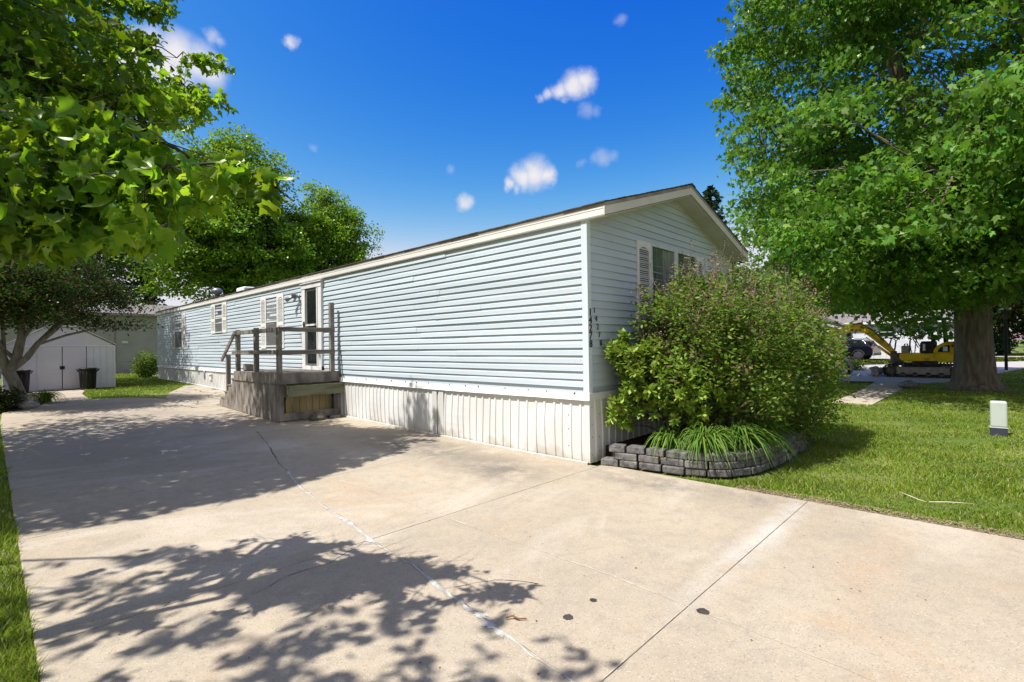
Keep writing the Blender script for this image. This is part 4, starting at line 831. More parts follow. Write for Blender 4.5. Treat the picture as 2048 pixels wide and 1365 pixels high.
for i, (a_, b_) in enumerate(csA):
    x, y, z = pix(b_)
    if i % 3 == 0 and (inpoly(x, y, SIL) or x < -20): mb.tube([a_, (a_+b_)/2+np.array([0, 0, .02]), b_], [.004, .003, .0015], 4, caps=False)
mb.build('limbs', 'barkdark', NT)
D = r.normal(size=(len(PA), 3)); D[:, 2] = -.75+D[:, 2]*.5; D[:, :2] *= .85
ob = leafmesh('bough_leaves', PA, .086, 'maple', 'leaf_near', NT, D=D, upn=.3, svar=.4)
leafmesh('crown', P, .125, 'lite', 'leaf_near', NT, droop=.7, upn=.45)

# -- back trees beyond the roof
tree('locust_tree', 'tall round green tree with dark spreading limbs behind the far end of the blue home', (8.0, 39, 0), .36, 5.2, [((7.4, 38.6, 12.4), (4.3, 4.6, 5.6)), ((8.6, 38, 9.4), (5.2, 4.6, 4.0)), ((4.6, 39, 8.6), (3.2, 3.6, 3.4))], 760, 1.0, 100, .23, 'dia', 'leaf_back', 'barkdark', 11, seed=12, droop=.5, minfrac=.45, twig=.03)
tree('locust_tree', 'lower rounded green tree right of the taller one, just above the roof edge', (15.6, 40, 0), .30, 4.5, [((16.2, 39.6, 11.2), (3.4, 3.8, 4.6)), ((13.6, 39.5, 9.6), (4.2, 3.9, 4.0))], 560, .95, 100, .22, 'dia', 'leaf_back', 'barkdark', 9, seed=15, droop=.5, minfrac=.42, twig=.03)
tree('shade_tree', 'dark tree behind the white shed, mostly hidden by the maple branches', (-6.6, 22.5, .3), .26, 3.4, [((-5.3, 22.6, 6.7), (4.3, 4.0, 3.7))], 340, 1.0, 80, .13, 'dia', 'leaf_dark', 'barkdark', 8, seed=18, droop=.4, twig=.02)
tree('shade_tree', 'mid-green tree beyond the grey neighbouring home at far left', (-1.0, 50, .3), .35, 5, [((-1, 50, 9), (6, 5, 5.5))], 260, 1.3, 80, .24, 'dia', 'leaf_dark', 'barkdark', 8, seed=19, droop=.4, twig=.03)
def spruce(label, base, h, r0, n, lm, seed, ls=.22, group=None, zlow=.6):
    T = thing('spruce_tree', label, 'tree', base, group=group); mb = MB(); mb.tube([base, (base[0], base[1], base[2]+h*.97)], [.06*r0+.05, .02], 8); mb.build('trunk', 'barkdark', T)
    rr = np.random.default_rng(seed); P = []; D = []; mb = MB()
    for i in range(n):
        t_ = rr.random()**1.3; z_ = zlow+(h-zlow)*t_; a = rr.uniform(0, 6.28); L_ = r0*(1-t_)**.85*rr.uniform(.75, 1.1)+.12; k = int(10+34*(1-t_))
        s_ = rr.random(k)**.7; dr = np.array([math.cos(a), math.sin(a)]); wid = rr.normal(size=k)*.11*L_
        q = np.stack([base[0]+dr[0]*L_*s_-dr[1]*wid, base[1]+dr[1]*L_*s_+dr[0]*wid, base[2]+z_-.32*L_*s_+.16*L_*s_**2+rr.normal(size=k)*.05], 1); P.append(q)
        dd = np.tile([dr[0], dr[1], -.25], (k, 1))+rr.normal(size=(k, 3))*.5; D.append(dd)
        mb.tube([(base[0], base[1], base[2]+z_), (base[0]+dr[0]*L_*.8, base[1]+dr[1]*L_*.8, base[2]+z_-.2*L_)], [.02, .006], 4, caps=False)
    mb.build('limbs', 'barkdark', T); leafmesh('crown', np.concatenate(P), ls, 'dia', lm, T, D=np.concatenate(D), upn=.4); return T
spruce('dark spruce standing beyond the grey home, left of the tall round tree', (3.6, 46, .3), 8.4, 2.9, 330, 'needle', 31, .26)
spruce('dark pointed spruce tip showing right of the gable peak', (31.9, 11.2, 0), 13.1, 4.2, 420, 'needle', 33, .30)
# multi-stem tree at left by the shed
ST = thing('ornamental_tree', 'small multi-stemmed tree with dark reddish-green leaves leaning beside the shed', 'tree', (-4.72, 13.2, .2))
mb = MB()
def stem(pts, rad): mb.tube(pts, rad, 10, caps=False)
stem([(-4.62, 13.2, .12), (-4.70, 13.2, .35), (-4.84, 13.2, .85), (-4.95, 13.2, 1.12)], [.17, .13, .12, .12])
stem([(-4.93, 13.2, 1.05), (-5.05, 13.25, 1.5), (-5.3, 13.3, 2.3), (-5.5, 13.4, 3.4)], [.10, .08, .06, .03])
stem([(-4.93, 13.2, 1.08), (-4.80, 13.22, 1.35), (-4.70, 13.25, 1.9), (-4.72, 13.3, 2.6), (-4.6, 13.3, 3.6)], [.11, .10, .085, .06, .03])
stem([(-4.9, 13.15, 1.1), (-4.62, 13.1, 1.4), (-4.42, 13.05, 1.75), (-4.1, 13, 2.1), (-3.7, 13, 2.6)], [.08, .07, .06, .05, .03])
stem([(-4.42, 13.05, 1.72), (-3.9, 13, 1.95), (-3.4, 13, 2.1), (-3.1, 13, 2.18), (-2.6, 13, 2.2)], [.03, .028, .024, .018, .01])
stem([(-4.8, 13.22, 1.35), (-5.0, 13.3, 1.6), (-5.02, 13.3, 2.2), (-5.1, 13.3, 3.0)], [.05, .045, .035, .02])
stem([(-4.72, 13.25, 1.8), (-4.5, 13.2, 2.2), (-4.35, 13.2, 2.9)], [.05, .04, .02])
mb.build('trunk', 'barklt', ST)
def stkeep(c): x, y, z = pix(c); return not (x > 290 or (y > 640 and x < 200) or y > 660 or (x > 180 and y > 665))
cs, P = crown_pts([((-4.9, 13.4, 3.35), (2.1, 1.9, 1.1)), ((-4.6, 12.8, 2.9), (2.0, 1.6, .75))], 330, .42, 130, .25, .5, keep=stkeep, seed=23)
PB = np.concatenate([np.array(c)+rng.normal(size=(170, 3))*np.array([.26, .25, .09]) for c in [(-3.2, 13, 2.25), (-2.85, 13, 2.26), (-2.55, 13, 2.22), (-3.6, 13, 2.3), (-2.4, 13, 2.75), (-2.9, 13, 2.9)]])
mb = MB(); limbs(mb, None, cs, [[(-4.72, 13.25, 2), (-4.6, 13.3, 3), (-4.5, 13.4, 3.9)], [(-4.4, 13.1, 1.8), (-3.8, 13.1, 2.6), (-3.2, 13.1, 3.1)], [(-5, 13.2, 1.6), (-5.5, 13.3, 2.8), (-6.2, 13.4, 3.4)]], .04, twig=.006); mb.build('limbs', 'barklt', ST)
leafmesh('crown', np.concatenate([P, PB]), .072, 'oval', 'leaf_dark', ST, droop=.3, upn=.6)
# far trees on the right
far = [('bright green leafy tree behind the gabled porch across the street', (58, 12, 0), [((58, 12, 6.5), (5.5, 6, 4.4))], 'leaf_far', 220),
       ('broad green tree behind the middle of the white house across the street', (60, 3, 0), [((60, 3, 7.5), (6, 6, 5.5))], 'leaf_far', 230),
       ('dark spreading tree behind the lamp at the right edge', (62, -4.5, 0), [((60, -5.2, 7.0), (7, 5.2, 5.0))], 'leaf_dark', 300),
       ('tall green tree far left beyond the excavator and shrubs', (60, 24, 0), [((60, 24, 9), (7, 7, 6.5))], 'leaf_far', 220),
       ('far dark tree closing the end of the side road', (120, -10, 0), [((120, -9, 9), (9, 12, 8))], 'leaf_dark', 250)]
for i, (lb, b_, el, lm, k) in enumerate(far):
    tree('far_tree', lb, b_, .35, 3.4, el, k, 1.5, 70, .34, 'dia', lm, 'barkdark', 7, seed=50+i, twig=.03, every=3, group='trees beyond the street')
# low evergreens right of the trunk
def shrub(name, label, base, ells, k, rc, per, ls, tm, lm, seed, cat='shrub', bm_='barkdark', minfrac=.3, droop=.2, flat=.8, keep=None, every=1, group=None, nst=7, up=.5):
    T = thing(name, label, cat, base, group=group); cs, P = crown_pts(ells, k, rc, per, minfrac, flat, seed=seed, keep=keep); P = P[P[:, 2] > base[2]+.03]
    mb = MB(); rr = np.random.default_rng(seed); ms = []
    for i in range(nst):
        e = ells[i % len(ells)]; tip = np.array(e[0])+rr.normal(size=3)*np.array(e[1])*.35; p0 = np.array(base, float)+rr.normal(size=3)*[.08, .08, 0]; ms.append([p0, p0+(tip-p0)*.5+rr.normal(size=3)*.05, tip])
    limbs(mb, None, cs, ms, .02*max(e[1][2] for e in ells)+.006, twig=.004, every=every); mb.build('stems', bm_, T); leafmesh('foliage', P, ls, tm, lm, T, droop=droop, upn=up); return T
shrub('blue_spruce_shrub', 'low silvery blue spruce shrub right of the maple trunk across the street', (55, -1.9, 0), [((55, -1.9, .9), (1.6, 1.7, 1.0))], 120, .5, 60, .16, 'dia', 'bluespruce', 61)
shrub('evergreen_shrub', 'dark rounded evergreen shrub beside the silvery spruce', (57.5, -3.7, 0), [((57.5, -3.7, 1.1), (1.3, 1.0, 1.3))], 120, .5, 60, .15, 'dia', 'needle', 62)
shrub('weed_clump', 'bright green weed clump on the verge by the excavator bucket', (25.5, 1.5, 0), [((25.5, 1.5, .22), (.5, .45, .26))], 40, .25, 40, .08, 'oval', 'leaf_lily', 63, cat='plant')
shrub('flowering_shrub', 'leafy shrub at the far corner of the blue home', (-.25, 24.6, .3), [((-.2, 24.7, .85), (.42, .4, .55))], 45, .3, 60, .10, 'oval', 'leaf_rhodo', 64)
shrub('dark_shrub', 'low dark leafy shrub at the left edge under the leaning tree', (-5.1, 12.8, .2), [((-5.2, 12.9, .42), (.45, .5, .35))], 50, .25, 50, .07, 'oval', 'leaf_dark', 65)

# ------------------------------------------------------------------ front planting bed
pts = [(.06, -.10), (.20, -.65), (.26, -1.15), (.42, -1.52), (.85, -1.74), (1.45, -1.80), (2.1, -1.80), (2.75, -1.78), (3.3, -1.66), (3.75, -1.35), (4.0, -.8)]
RW = thing('retaining_wall', 'low curved retaining wall of tumbled grey blocks edging the front planting bed', 'wall', (1.8, -1.6, 0))
PL = np.array(pts); seg = np.linalg.norm(np.diff(PL, axis=0), axis=1); cum = np.concatenate(([0], np.cumsum(seg)))
def along(s_): return np.array([np.interp(s_, cum, PL[:, 0]), np.interp(s_, cum, PL[:, 1])])
for row in range(3):
    s_ = .02+row*.05+(.13 if row % 2 else 0)
    while s_ < cum[-1]-.25:
        w = random.choice([.24, .27, .29, .22]); a = along(s_); b = along(s_+w-.012); d = (b-a)/np.linalg.norm(b-a); nn = np.array([-d[1], d[0]]); dep = .17
        j = random.uniform(-.014, .014)+row*.010; a = a+nn*j; b = b+nn*j; z0 = row*.086+.001; z1 = z0+.082
        v = []
        for zz_ in (z0, z1):
            v += [(*(a+d*.004), zz_), (*(b-d*.004), zz_), (*(b+nn*dep-d*.02), zz_), (*(a+nn*dep+d*.02), zz_)]
        mb = MB(); mb.add(v, [(0, 3, 2, 1), (4, 5, 6, 7), (0, 1, 5, 4), (1, 2, 6, 5), (2, 3, 7, 6), (3, 0, 4, 7)]); mb.build('block', 'block', RW, bevel=.012, seg=2); s_ += w
def carve(poly):
    def f(P):
        P = np.atleast_2d(P); x, y, z = pix(P); return inpoly(x, y, poly)
    return f
LILAC = [(1250, 655), (1262, 600), (1300, 560), (1330, 560), (1380, 520), (1440, 500), (1500, 530), (1560, 560), (1610, 580), (1650, 625), (1680, 670), (1694, 700), (1690, 730), (1670, 800), (1640, 830), (1600, 850), (1520, 860), (1400, 850), (1300, 800), (1280, 740), (1240, 720), (1232, 680)]
kf = carve(LILAC)
LB = thing('lilac_bush', 'large overgrown lilac bush with dried brown flower heads in front of the gable window', 'bush', (2.1, -1.0, .2))
cs, P = crown_pts([((2.1, -1.05, 1.45), (1.8, 1.15, 1.05)), ((3.3, -1.3, 1.25), (1.3, .95, .95)), ((1.4, -.8, 1.6), (1.0, .7, .75))], 900, .22, 66, .45, .9, keep=lambda c: bool(kf(c)[0]), seed=71)
x, y, z = pix(P); P = P[inpoly(x+14*np.sin(y*.09)+8*np.sin(y*.23), y+14*np.sin(x*.08)+8*np.sin(x*.21), LILAC) | (rng.random(len(P)) < .15)]; P = P[(P[:, 1] < -.08) & (P[:, 2] > .3)]
mb = MB(); ms = []; rr = np.random.default_rng(72)
for i in range(26):
    p0 = np.array((2.2, -.9, .2))+rr.normal(size=3)*[.35, .15, 0]; e = [((2.1, -1.05, 1.9), (1.5, .7, .6)), ((3.3, -1.3, 1.6), (.9, .5, .5))][i % 3 == 0]; tip = np.array(e[0])+rr.uniform(-1, 1, 3)*e[1]; ms.append([p0, p0+(tip-p0)*.35+[0, 0, .1], p0+(tip-p0)*.7+[0, 0, .08], tip])
limbs(mb, None, cs, ms, .022, twig=.0035, every=1)
shp = []
for i in range(420):
    c = cs[rr.integers(len(cs))]; d = (c-np.array((2.2, -.8, .6)))*np.array([.5, .5, .5]); d[2] += .55; d += rr.normal(size=3)*.25; d /= np.linalg.norm(d); L_ = rr.uniform(.14, .38)
    tip = c+d*L_; xx, yy, zz_ = pix(tip)
    if tip[1] > -.08 or not (inpoly(xx+12, yy+22, LILAC) or inpoly(xx-14, yy+22, LILAC)) or tip[2] < .55: continue
    mb.tube([c, tip], [.004, .0015], 4, caps=False); k = 16; t_ = np.linspace(.1, 1.05, k)[:, None]; shp.append(c+d*L_*t_+rr.normal(size=(k, 3))*.016)
P = np.concatenate([P[rng.random(len(P)) < .88]]+shp)
mb.build('stems', 'twiggrey', LB); leafmesh('foliage', P, .058, 'oval', 'leaf_lilac', LB, droop=.15, upn=.5)
# bare twigs poking above
mb = MB(); hd = []
for i in range(320):
    c = cs[rr.integers(len(cs))]
    if c[2] < 1.6: continue
    L_ = rr.uniform(.2, .55); d = np.array([rr.normal()*.3-.1, rr.normal()*.25, 1]); d /= np.linalg.norm(d); tip = c+d*L_; mid = c+d*L_*.5+rr.normal(size=3)*.02
    if tip[1] > -.06: continue
    mb.tube([c, mid, tip], [.0045, .0035, .0015], 4, caps=False)
    for q in range(3):
        b_ = c+d*L_*rr.uniform(.3, .95); mb.tube([b_, b_+rr.normal(size=3)*.05+[0, 0, .05]], [.0025, .001], 4, caps=False)
    hd.append(tip)
# the two long twigs against the window
for pl_ in ([(1.55, -.35, 1.9), (1.62, -.3, 2.4), (1.60, -.25, 2.75), (1.45, -.22, 2.88)], [(2.2, -.35, 1.9), (2.28, -.28, 2.5), (2.32, -.22, 2.86), (2.27, -.22, 2.95)], [(2.9, -.4, 2.0), (2.85, -.32, 2.5), (2.72, -.28, 2.75), (2.55, -.25, 2.92)], [(.95, -.3, 1.4), (.9, -.25, 1.9), (1.0, -.22, 2.3)], [(3.2, -.4, 2.0), (3.3, -.35, 2.6), (3.2, -.3, 2.95)]):
    mb.tube(pl_, np.linspace(.009, .003, len(pl_)), 5, caps=False); hd.append(np.array(pl_[-1]))
tag(mb.build('twigs', 'twiggrey', LB), kind='stuff')
SH = []
for c in cs:
    if rr.random() < np.clip((c[2]-.9)*.6, .06, .7): SH.append(c+(c-np.array((2.2, -.9, .9)))*.10+rr.normal(size=(44, 3))*[.04, .04, .06]+[0, 0, .08])
for h_ in hd: SH.append(h_+rr.normal(size=(10, 3))*[.02, .02, .03])
SH = np.concatenate(SH); SH = SH[SH[:, 1] < -.05]
leafmesh('seed_heads', SH, .021, 'dia', 'seedhead', LB, droop=0, upn=.2)
# rhododendron in front-left
RH = [(1236, 728), (1212, 705), (1222, 668), (1250, 655), (1262, 700), (1290, 690), (1330, 650), (1400, 690), (1450, 760), (1440, 850), (1380, 870), (1300, 840), (1250, 858), (1216, 842), (1212, 812), (1238, 790), (1250, 765)]
RB = thing('rhododendron_bush', 'glossy yellow-green rhododendron reaching past the corner of the skirting', 'bush', (.75, -.75, .2)); rr = np.random.default_rng(81)
P = []; D = []; cs = []
kr = carve(RH); tries = 0
while len(cs) < 410 and tries < 30000:
    tries += 1
    e = [((.78, -.72, .98), (.62, .55, .52)), ((1.25, -1.05, .85), (.75, .5, .5)), ((.5, -.5, 1.2), (.3, .3, .45)), ((.36, -.24, .85), (.30, .15, .48)), ((.42, -.22, 1.3), (.22, .12, .35))][rr.integers(5)]; d = rr.normal(size=3); d /= np.linalg.norm(d); c = np.array(e[0])+d*np.array(e[1])*rr.uniform(.55, 1.05)
    if not kr(c)[0] or c[1] > -.06: continue
    cs.append(c); out_d = d+np.array([0, 0, .5]); out_d /= np.linalg.norm(out_d); a_ = np.cross(out_d, [0, 0, 1.]); a_ /= np.linalg.norm(a_)+1e-6; b_ = np.cross(out_d, a_)
    for lvl in range(2):
        k = 7
        for q in range(k):
            an = 2*math.pi*(q+lvl*.5)/k+rr.normal()*.15; dd = (a_*math.cos(an)+b_*math.sin(an))*(1.0-.35*lvl)+out_d*(.25+.45*lvl); P.append(c-out_d*.02*(1-lvl)+dd*.008); D.append(dd+rr.normal(size=3)*.12)
cs = np.array(cs); mb = MB(); ms = []
for i in range(10):
    p0 = np.array((.8, -.8, .2))+rr.normal(size=3)*[.1, .1, 0]; tip = np.array([(.78, -.72, 1.1), (1.2, -1, .95), (.5, -.5, 1.2)][i % 3])+rr.normal(size=3)*.2; ms.append([p0, (p0+tip)/2+rr.normal(size=3)*.05, tip])
limbs(mb, None, cs, ms, .018, twig=.004); mb.build('stems', 'barkdark', RB)
leafmesh('foliage', np.array(P), .088, 'oval', 'leaf_rhodo', RB, D=np.array(D), upn=.75, svar=.25)
# daylilies and grassy clumps: arching blades
def blades(name, label, base, n, L_, w, seed, lm='leaf_lily', group=None, lean=(0, 0), cat='plant'):
    T = thing(name, label, cat, base, group=group); rr = np.random.default_rng(seed); V = []; F = []; K = 6
    for i in range(n):
        a = rr.uniform(0, 6.28); l_ = L_*rr.uniform(.6, 1.2); o_ = rr.normal(size=2)*.05; d = np.array([math.cos(a), math.sin(a)])+np.array(lean); arch = rr.uniform(.28, .95); b0 = len(V); s_ = np.array([-math.sin(a), math.cos(a)])
        for k in range(K):
            t_ = k/(K-1); rx = l_*arch*.75*(t_**1.3); z_ = l_*(1.15*t_-(.55+.75*arch)*t_**2.3); ww = w*(1-t_**2.5)*.5+.0005
            c = np.array(base[:2])+o_+d*rx
            V += [(c[0]+s_[0]*ww, c[1]+s_[1]*ww, max(base[2]-.16, base[2]+z_)+.003), (c[0], c[1], max(base[2]-.16, base[2]+z_)-.002), (c[0]-s_[0]*ww, c[1]-s_[1]*ww, max(base[2]-.16, base[2]+z_)+.003)]
        for k in range(K-1):
            q = b0+3*k; F += [q, q+1, q+4, q+3, q+1, q+2, q+5, q+4]
    o = npmesh('leaves', np.array(V), np.full(len(F)//4, 4), np.array(F), lm, T); return T
blades('daylily_clump', 'arching daylily clump at the left end of the bed, beneath the rhododendron', (.60, -1.22, .21), 260, .70, .024, 91, group='daylilies along the retaining wall', lean=(-.1, -.25))
blades('daylily_clump', 'smaller daylily clump closest to the skirting, behind the first blocks', (.62, -.82, .21), 150, .55, .022, 94, group='daylilies along the retaining wall', lean=(-.2, -.1))
blades('daylily_clump', 'arching daylily clump spilling over the middle of the block wall', (.98, -1.46, .21), 260, .70, .024, 92, group='daylilies along the retaining wall', lean=(0, -.25))
blades('daylily_clump', 'arching daylily clump at the right part of the bed, in the shade of the lilac', (1.5, -1.52, .21), 240, .66, .022, 93, group='daylilies along the retaining wall', lean=(.1, -.2))
shrub('ground_cover_shrub', 'wispy dark green shrub trailing over the right end of the block wall', (3.1, -1.7, .1), [((3.0, -1.75, .38), (.75, .45, .30)), ((3.8, -1.4, .35), (.5, .5, .3))], 130, .16, 60, .035, 'oval', 'leaf_lilac', 95)
blades('grassy_plant', 'dark grassy plant clump at the foot of the leaning tree', (-4.25, 13.9, .24), 220, .62, .02, 96)
blades('grassy_plant', 'smaller grassy tuft left of the leaning tree base', (-5.0, 14.2, .24), 120, .42, .018, 97)
pebble('boulder', (-4.62, 12.85, .26), (.22, .20, .13), 'rock', 'pale boulder at the base of the leaning tree', 'rock', seed=8)
pebble('boulder', (15.0, -1.75, .08), (.42, .26, .16), 'block', 'dark rock beside the front path near the street', 'rock', seed=9)

# ------------------------------------------------------------------ shed
SHD = thing('shed', 'white metal garden shed with double sliding doors and low gable roof', 'shed', (-3.6, 19.3, .28))
x0, x1, yf, yb, zb, ze, zp = -4.95, -2.20, 18.40, 20.6, .29, 1.74, 2.36; xm = (x0+x1)/2
mb = MB(); mb.prism([(x0, zb), (x1, zb), (x1, ze), (xm+.35, zp-.02), (xm-.35, zp-.02), (x0, ze)], 1, yf, yf+.03)
mb.box(x1-.03, x1, yf+.03, yb, zb, ze); mb.box(x0, x0+.03, yf+.03, yb, zb, ze); mb.box(x0, x1, yb, yb+.03, zb, ze)
for xx in (x1-.22, x1-.40, x1-.58, x0+.2, x0+.42): mb.box(xx, xx+.012, yf-.012, yf-.001, zb, ze-.02)
for yy in np.arange(yf+.2, yb, .25): mb.box(x1+.001, x1+.012, yy, yy+.012, zb, ze)
mb.box(x1-.05, x1+.014, yf-.014, yf+.03, zb+.001, ze+.004)
mb.build('wall', 'shed', SHD)
mb = MB(); mb.box(x0, x1+.01, yf-.020, yf-.001, ze-.02, ze+.005); mb.box(xm-.55, xm-.54, yf-.003, yf-.001, ze, 2.1); mb.box(xm+.62, xm+.63, yf-.003, yf-.001, ze, 2.1); mb.build('header_track', 'trim', SHD)
mb = MB(); pr = [(x1+.05, ze-.01), (xm+.35, zp), (xm-.35, zp), (x0-.05, ze-.01), (x0-.05, ze+.02), (xm-.36, zp+.035), (xm+.36, zp+.035), (x1+.05, ze+.02)]; mb.prism(pr, 1, yf-.07, yb+.08); mb.build('roof', 'trim', SHD)
mb = MB(); pr = [(x1+.055, ze-.015), (xm+.36, zp+.0), (xm+.36, zp+.014), (x1+.055, ze+.002)]; mb.prism(pr, 1, yf-.075, yf-.071); mb.build('roof_edge', 'gap', SHD)
for xa, xb in ((xm-.60, xm-.012), (xm+.012, xm+.60)):
    mb = MB(); mb.box(xa, xb, yf-.017, yf-.002, zb+.03, ze-.035); D1 = mb.build('door', 'shed', SHD, bevel=.003)
    mb = MB(); h = xm+(-.035 if xa < xm-.1 else .035); mb.box(h-.026, h+.026, yf-.04, yf-.018, .96, 1.07); mb.build('door_handle', 'black_plastic', D1, bevel=.008)
mb = MB(); mb.box(xm-.008, xm+.008, yf-.004, yf-.0015, zb+.03, ze-.03); mb.box(xm+.603, xm+.618, yf-.004, yf-.0015, zb, ze-.02); mb.build('door_gap', 'gap', SHD)
def can(name, label, c, r=.235, h=.71, rot=0):
    T = thing(name, label, 'trash can', c, rz=rot, group='trash cans by the shed', local=True)
    mb = MB(); prof = [(r*.80, 0), (r*.82, .02), (r*.97, h*.93), (r*1.06, h*.935), (r*1.07, h), (r*1.0, h+.002), (r*.96, h*.96), (r*.8, .03), (0, .03)]; mb.lathe(prof, (0, 0, 0), 32)
    for k in range(14):
        a = 2*math.pi*k/14; mb.tube([(r*.83*math.cos(a), r*.83*math.sin(a), .05), (r*.96*math.cos(a), r*.96*math.sin(a), h*.88)], .008, 5)
    mb.build('can_body', 'black_plastic', T)
    for s_ in (-1, 1):
        mb = MB(); mb.tube([(s_*r*.98, -.08, h*.84), (s_*r*1.22, -.06, h*.95), (s_*r*1.22, .06, h*.95), (s_*r*.98, .08, h*.84)], .014, 8); mb.build('handle', 'black_plastic', T)
    return T
can('trash_can', 'round black trash can standing in front of the right shed door', (-2.97, 18.0, .275))
can('trash_can', 'black trash can at the left of the shed, half hidden by the leaning tree', (-4.58, 17.75, .275), .22, .72, .3)
# grey neighbouring home behind
GH = thing('neighbour_home', 'taupe grey sided mobile home standing behind the shed', 'house', (-3, 34, .3))
mb = MB(); yy = 32
for k in range(27):
    z0 = .95+k*.1016; V = []
    for t_ in np.linspace(-16, 3.4, 20): V += [(t_, yy+.002, z0), (t_, yy-.014, z0), (t_, yy-.003, z0+.106)]
    mb.add(V, [(i*3+j, (i+1)*3+j, (i+1)*3+j+1, i*3+j+1) for i in range(19) for j in range(2)])
mb.box(-16, 3.4, yy, yy+.05, .3, 3.7); mb.box(3.38, 3.43, yy+.05, 36.2, .3, 3.7); mb.build('wall', 'greysiding', GH)
mb = MB(); mb.box(-16, 3.42, yy-.035, yy-.016, .30, .92)
for xx in np.arange(-15.9, 3.4, .2): mb.box(xx, xx+.02, yy-.042, yy-.0355, .30, .915)
mb.build('skirting', 'greysiding', GH)
mb = MB(); mb.prism([(yy-.25, 3.60), (34.2, 4.32), (36.5, 3.60), (36.5, 3.66), (34.2, 4.40), (yy-.25, 3.68)], 0, -16.3, 3.7); mb.build('roof', 'shingle_grey', GH)
mb = MB(); mb.box(-16.3, 3.7, yy-.28, yy-.255, 3.55, 3.66); mb.tube([(-.30, yy-.03, 3.58), (-.30, yy-.03, 1.0)], .03, 8); mb.build('gutter', 'dusty', GH)
mb = MB(); mb.box(.0, .28, yy-.06, yy-.015, 1.98, 2.12); mb.build('wall_vent', 'trim', GH, bevel=.01)

# ------------------------------------------------------------------ utility pedestal
PD = thing('utility_pedestal', 'short pale sage utility box on a dark base standing in the right lawn', 'utility box', (5.85, -3.755, 0), rz=math.radians(2))
mb = MB(); mb.box(5.765, 5.935, -3.855, -3.655, .115, .525); o = mb.build('cover', 'pedestal', PD, bevel=.028, seg=4)
mb = MB(); mb.box(5.757, 5.943, -3.863, -3.647, .104, .118); mb.build('cover_lip', 'pedestal', PD, bevel=.004)
mb = MB(); mb.box(5.762, 5.938, -3.852, -3.652, -.06, .104); mb.build('base', 'pedbase', PD, bevel=.006)

# ------------------------------------------------------------------ sign post, lamp
SP = thing('sign_post', 'slim black post with a narrow sign on top right of the maple trunk', 'sign post', (28.5, -4.13, 0))
mb = MB(); mb.box(28.44, 28.56, -4.19, -4.07, 0, 2.95); mb.build('post', 'black_plastic', SP, bevel=.01)
mb = MB(); mb.box(28.47, 28.53, -4.42, -3.83, 2.86, 3.02); SB = mb.build('sign_blade', 'black_plastic', SP, bevel=.008)
mb = MB(); rr = random.Random(4)
y = -3.92
while y > -4.34:
    w = rr.uniform(.02, .04); mb.box(28.464, 28.468, y-w, y, 2.90, 2.90+rr.uniform(.05, .09)); y -= w+.02
mb.build('sign_marks', 'white_plastic', SB)
LP = thing('yard_lamp', 'white lantern on a thin post beyond the street at the right edge', 'lamp', (58, -6.05, 0))
mb = MB(); mb.tube([(58, -6.05, 0), (58, -6.05, 1.85)], .045, 10); mb.build('post', 'white_plastic', LP)
mb = MB(); mb.lathe([(.05, 0), (.16, .05), (.20, .30), (.30, .32), (.10, .48), (0, .52)], (58, -6.05, 1.85), 12); mb.build('lantern', 'white_plastic', LP)

# ------------------------------------------------------------------ house across the street
AH = thing('white_home', 'white sided home with grey roof across the street behind the excavator', 'house', (46, 2, 0))
mb = MB()
for k in range(22):
    z0 = .70+k*.1016; V = []
    for t_ in (-1.6, 6.6): V += [(45.302, t_, z0), (45.284, t_, z0), (45.297, t_, z0+.106)]
    mb.add(V, [(0, 3, 4, 1), (1, 4, 5, 2)])
mb.box(45.3, 45.35, -1.6, 6.6, 0, 2.95); mb.box(45.35, 50, -1.62, -1.57, 0, 2.95); mb.box(45.35, 50, 6.55, 6.6, 0, 2.95); mb.build('wall', 'whitesiding', AH)
mb = MB()
for yy in np.arange(-1.6, 6.5, .42): mb.box(45.262, 45.278, yy+.01, yy+.41, .02, .69)
mb.build('skirting', 'trim', AH)
mb = MB(); mb.prism([(44.9, 2.93), (47.6, 3.80), (50.4, 2.93), (50.4, 3.02), (47.6, 3.90), (44.9, 3.02)], 1, -1.9, 6.9); mb.build('roof', 'shingle_grey', AH)
mb = MB(); mb.box(44.86, 44.895, -1.9, 6.9, 2.86, 3.03); mb.build('fascia', 'trim', AH)
for (a, b, c, d) in [(2.0, 3.0, 1.75, 2.65), (4.9, 5.4, 1.2, 2.5)]:
    mb = MB(); mb.box(45.24, 45.28, a, b, c, d); w_ = mb.build('window', 'trim', AH); mb = MB(); mb.box(45.228, 45.238, a+.08, b-.08, c+.08, (c+d)/2-.03); mb.box(45.228, 45.238, a+.08, b-.08, (c+d)/2+.03, d-.08); mb.build('pane', 'glass', w_)
PH = thing('porch_gable', 'grey gabled porch entrance with arched trim left of the white home', 'porch', (44.4, 7.4, 0))
mb = MB(); mb.prism([(5.3, 2.75), (9.8, 2.75), (7.5, 3.62)], 0, 43.6, 43.65); mb.build('gable', 'greypaint', PH)
mb = MB(); mb.prism([(5.0, 2.72), (7.5, 3.72), (10.1, 2.72), (10.1, 2.84), (7.5, 3.86), (5.0, 2.84)], 0, 43.4, 48); mb.build('roof', 'shingle_grey', PH)
mb = MB(); mb.prism([(5.3, 2.45), (5.3, 2.6), (6.4, 3.02), (7.4, 2.62), (7.4, 2.48), (6.4, 2.86)], 0, 43.3, 43.36); mb.build('arch_trim', 'pedestal', PH)
mb = MB()
for yy in (5.35, 7.5, 9.6): mb.box(43.5, 43.62, yy, yy+.12, 0, 2.75)
mb.box(43.52, 43.6, 5.4, 9.7, 2.30, 2.40); mb.build('porch_posts', 'trim', PH)
mb = MB(); mb.box(46, 46.1, 5.4, 9.8, 0, 2.8); mb.build('back_wall', 'greypaint', PH)
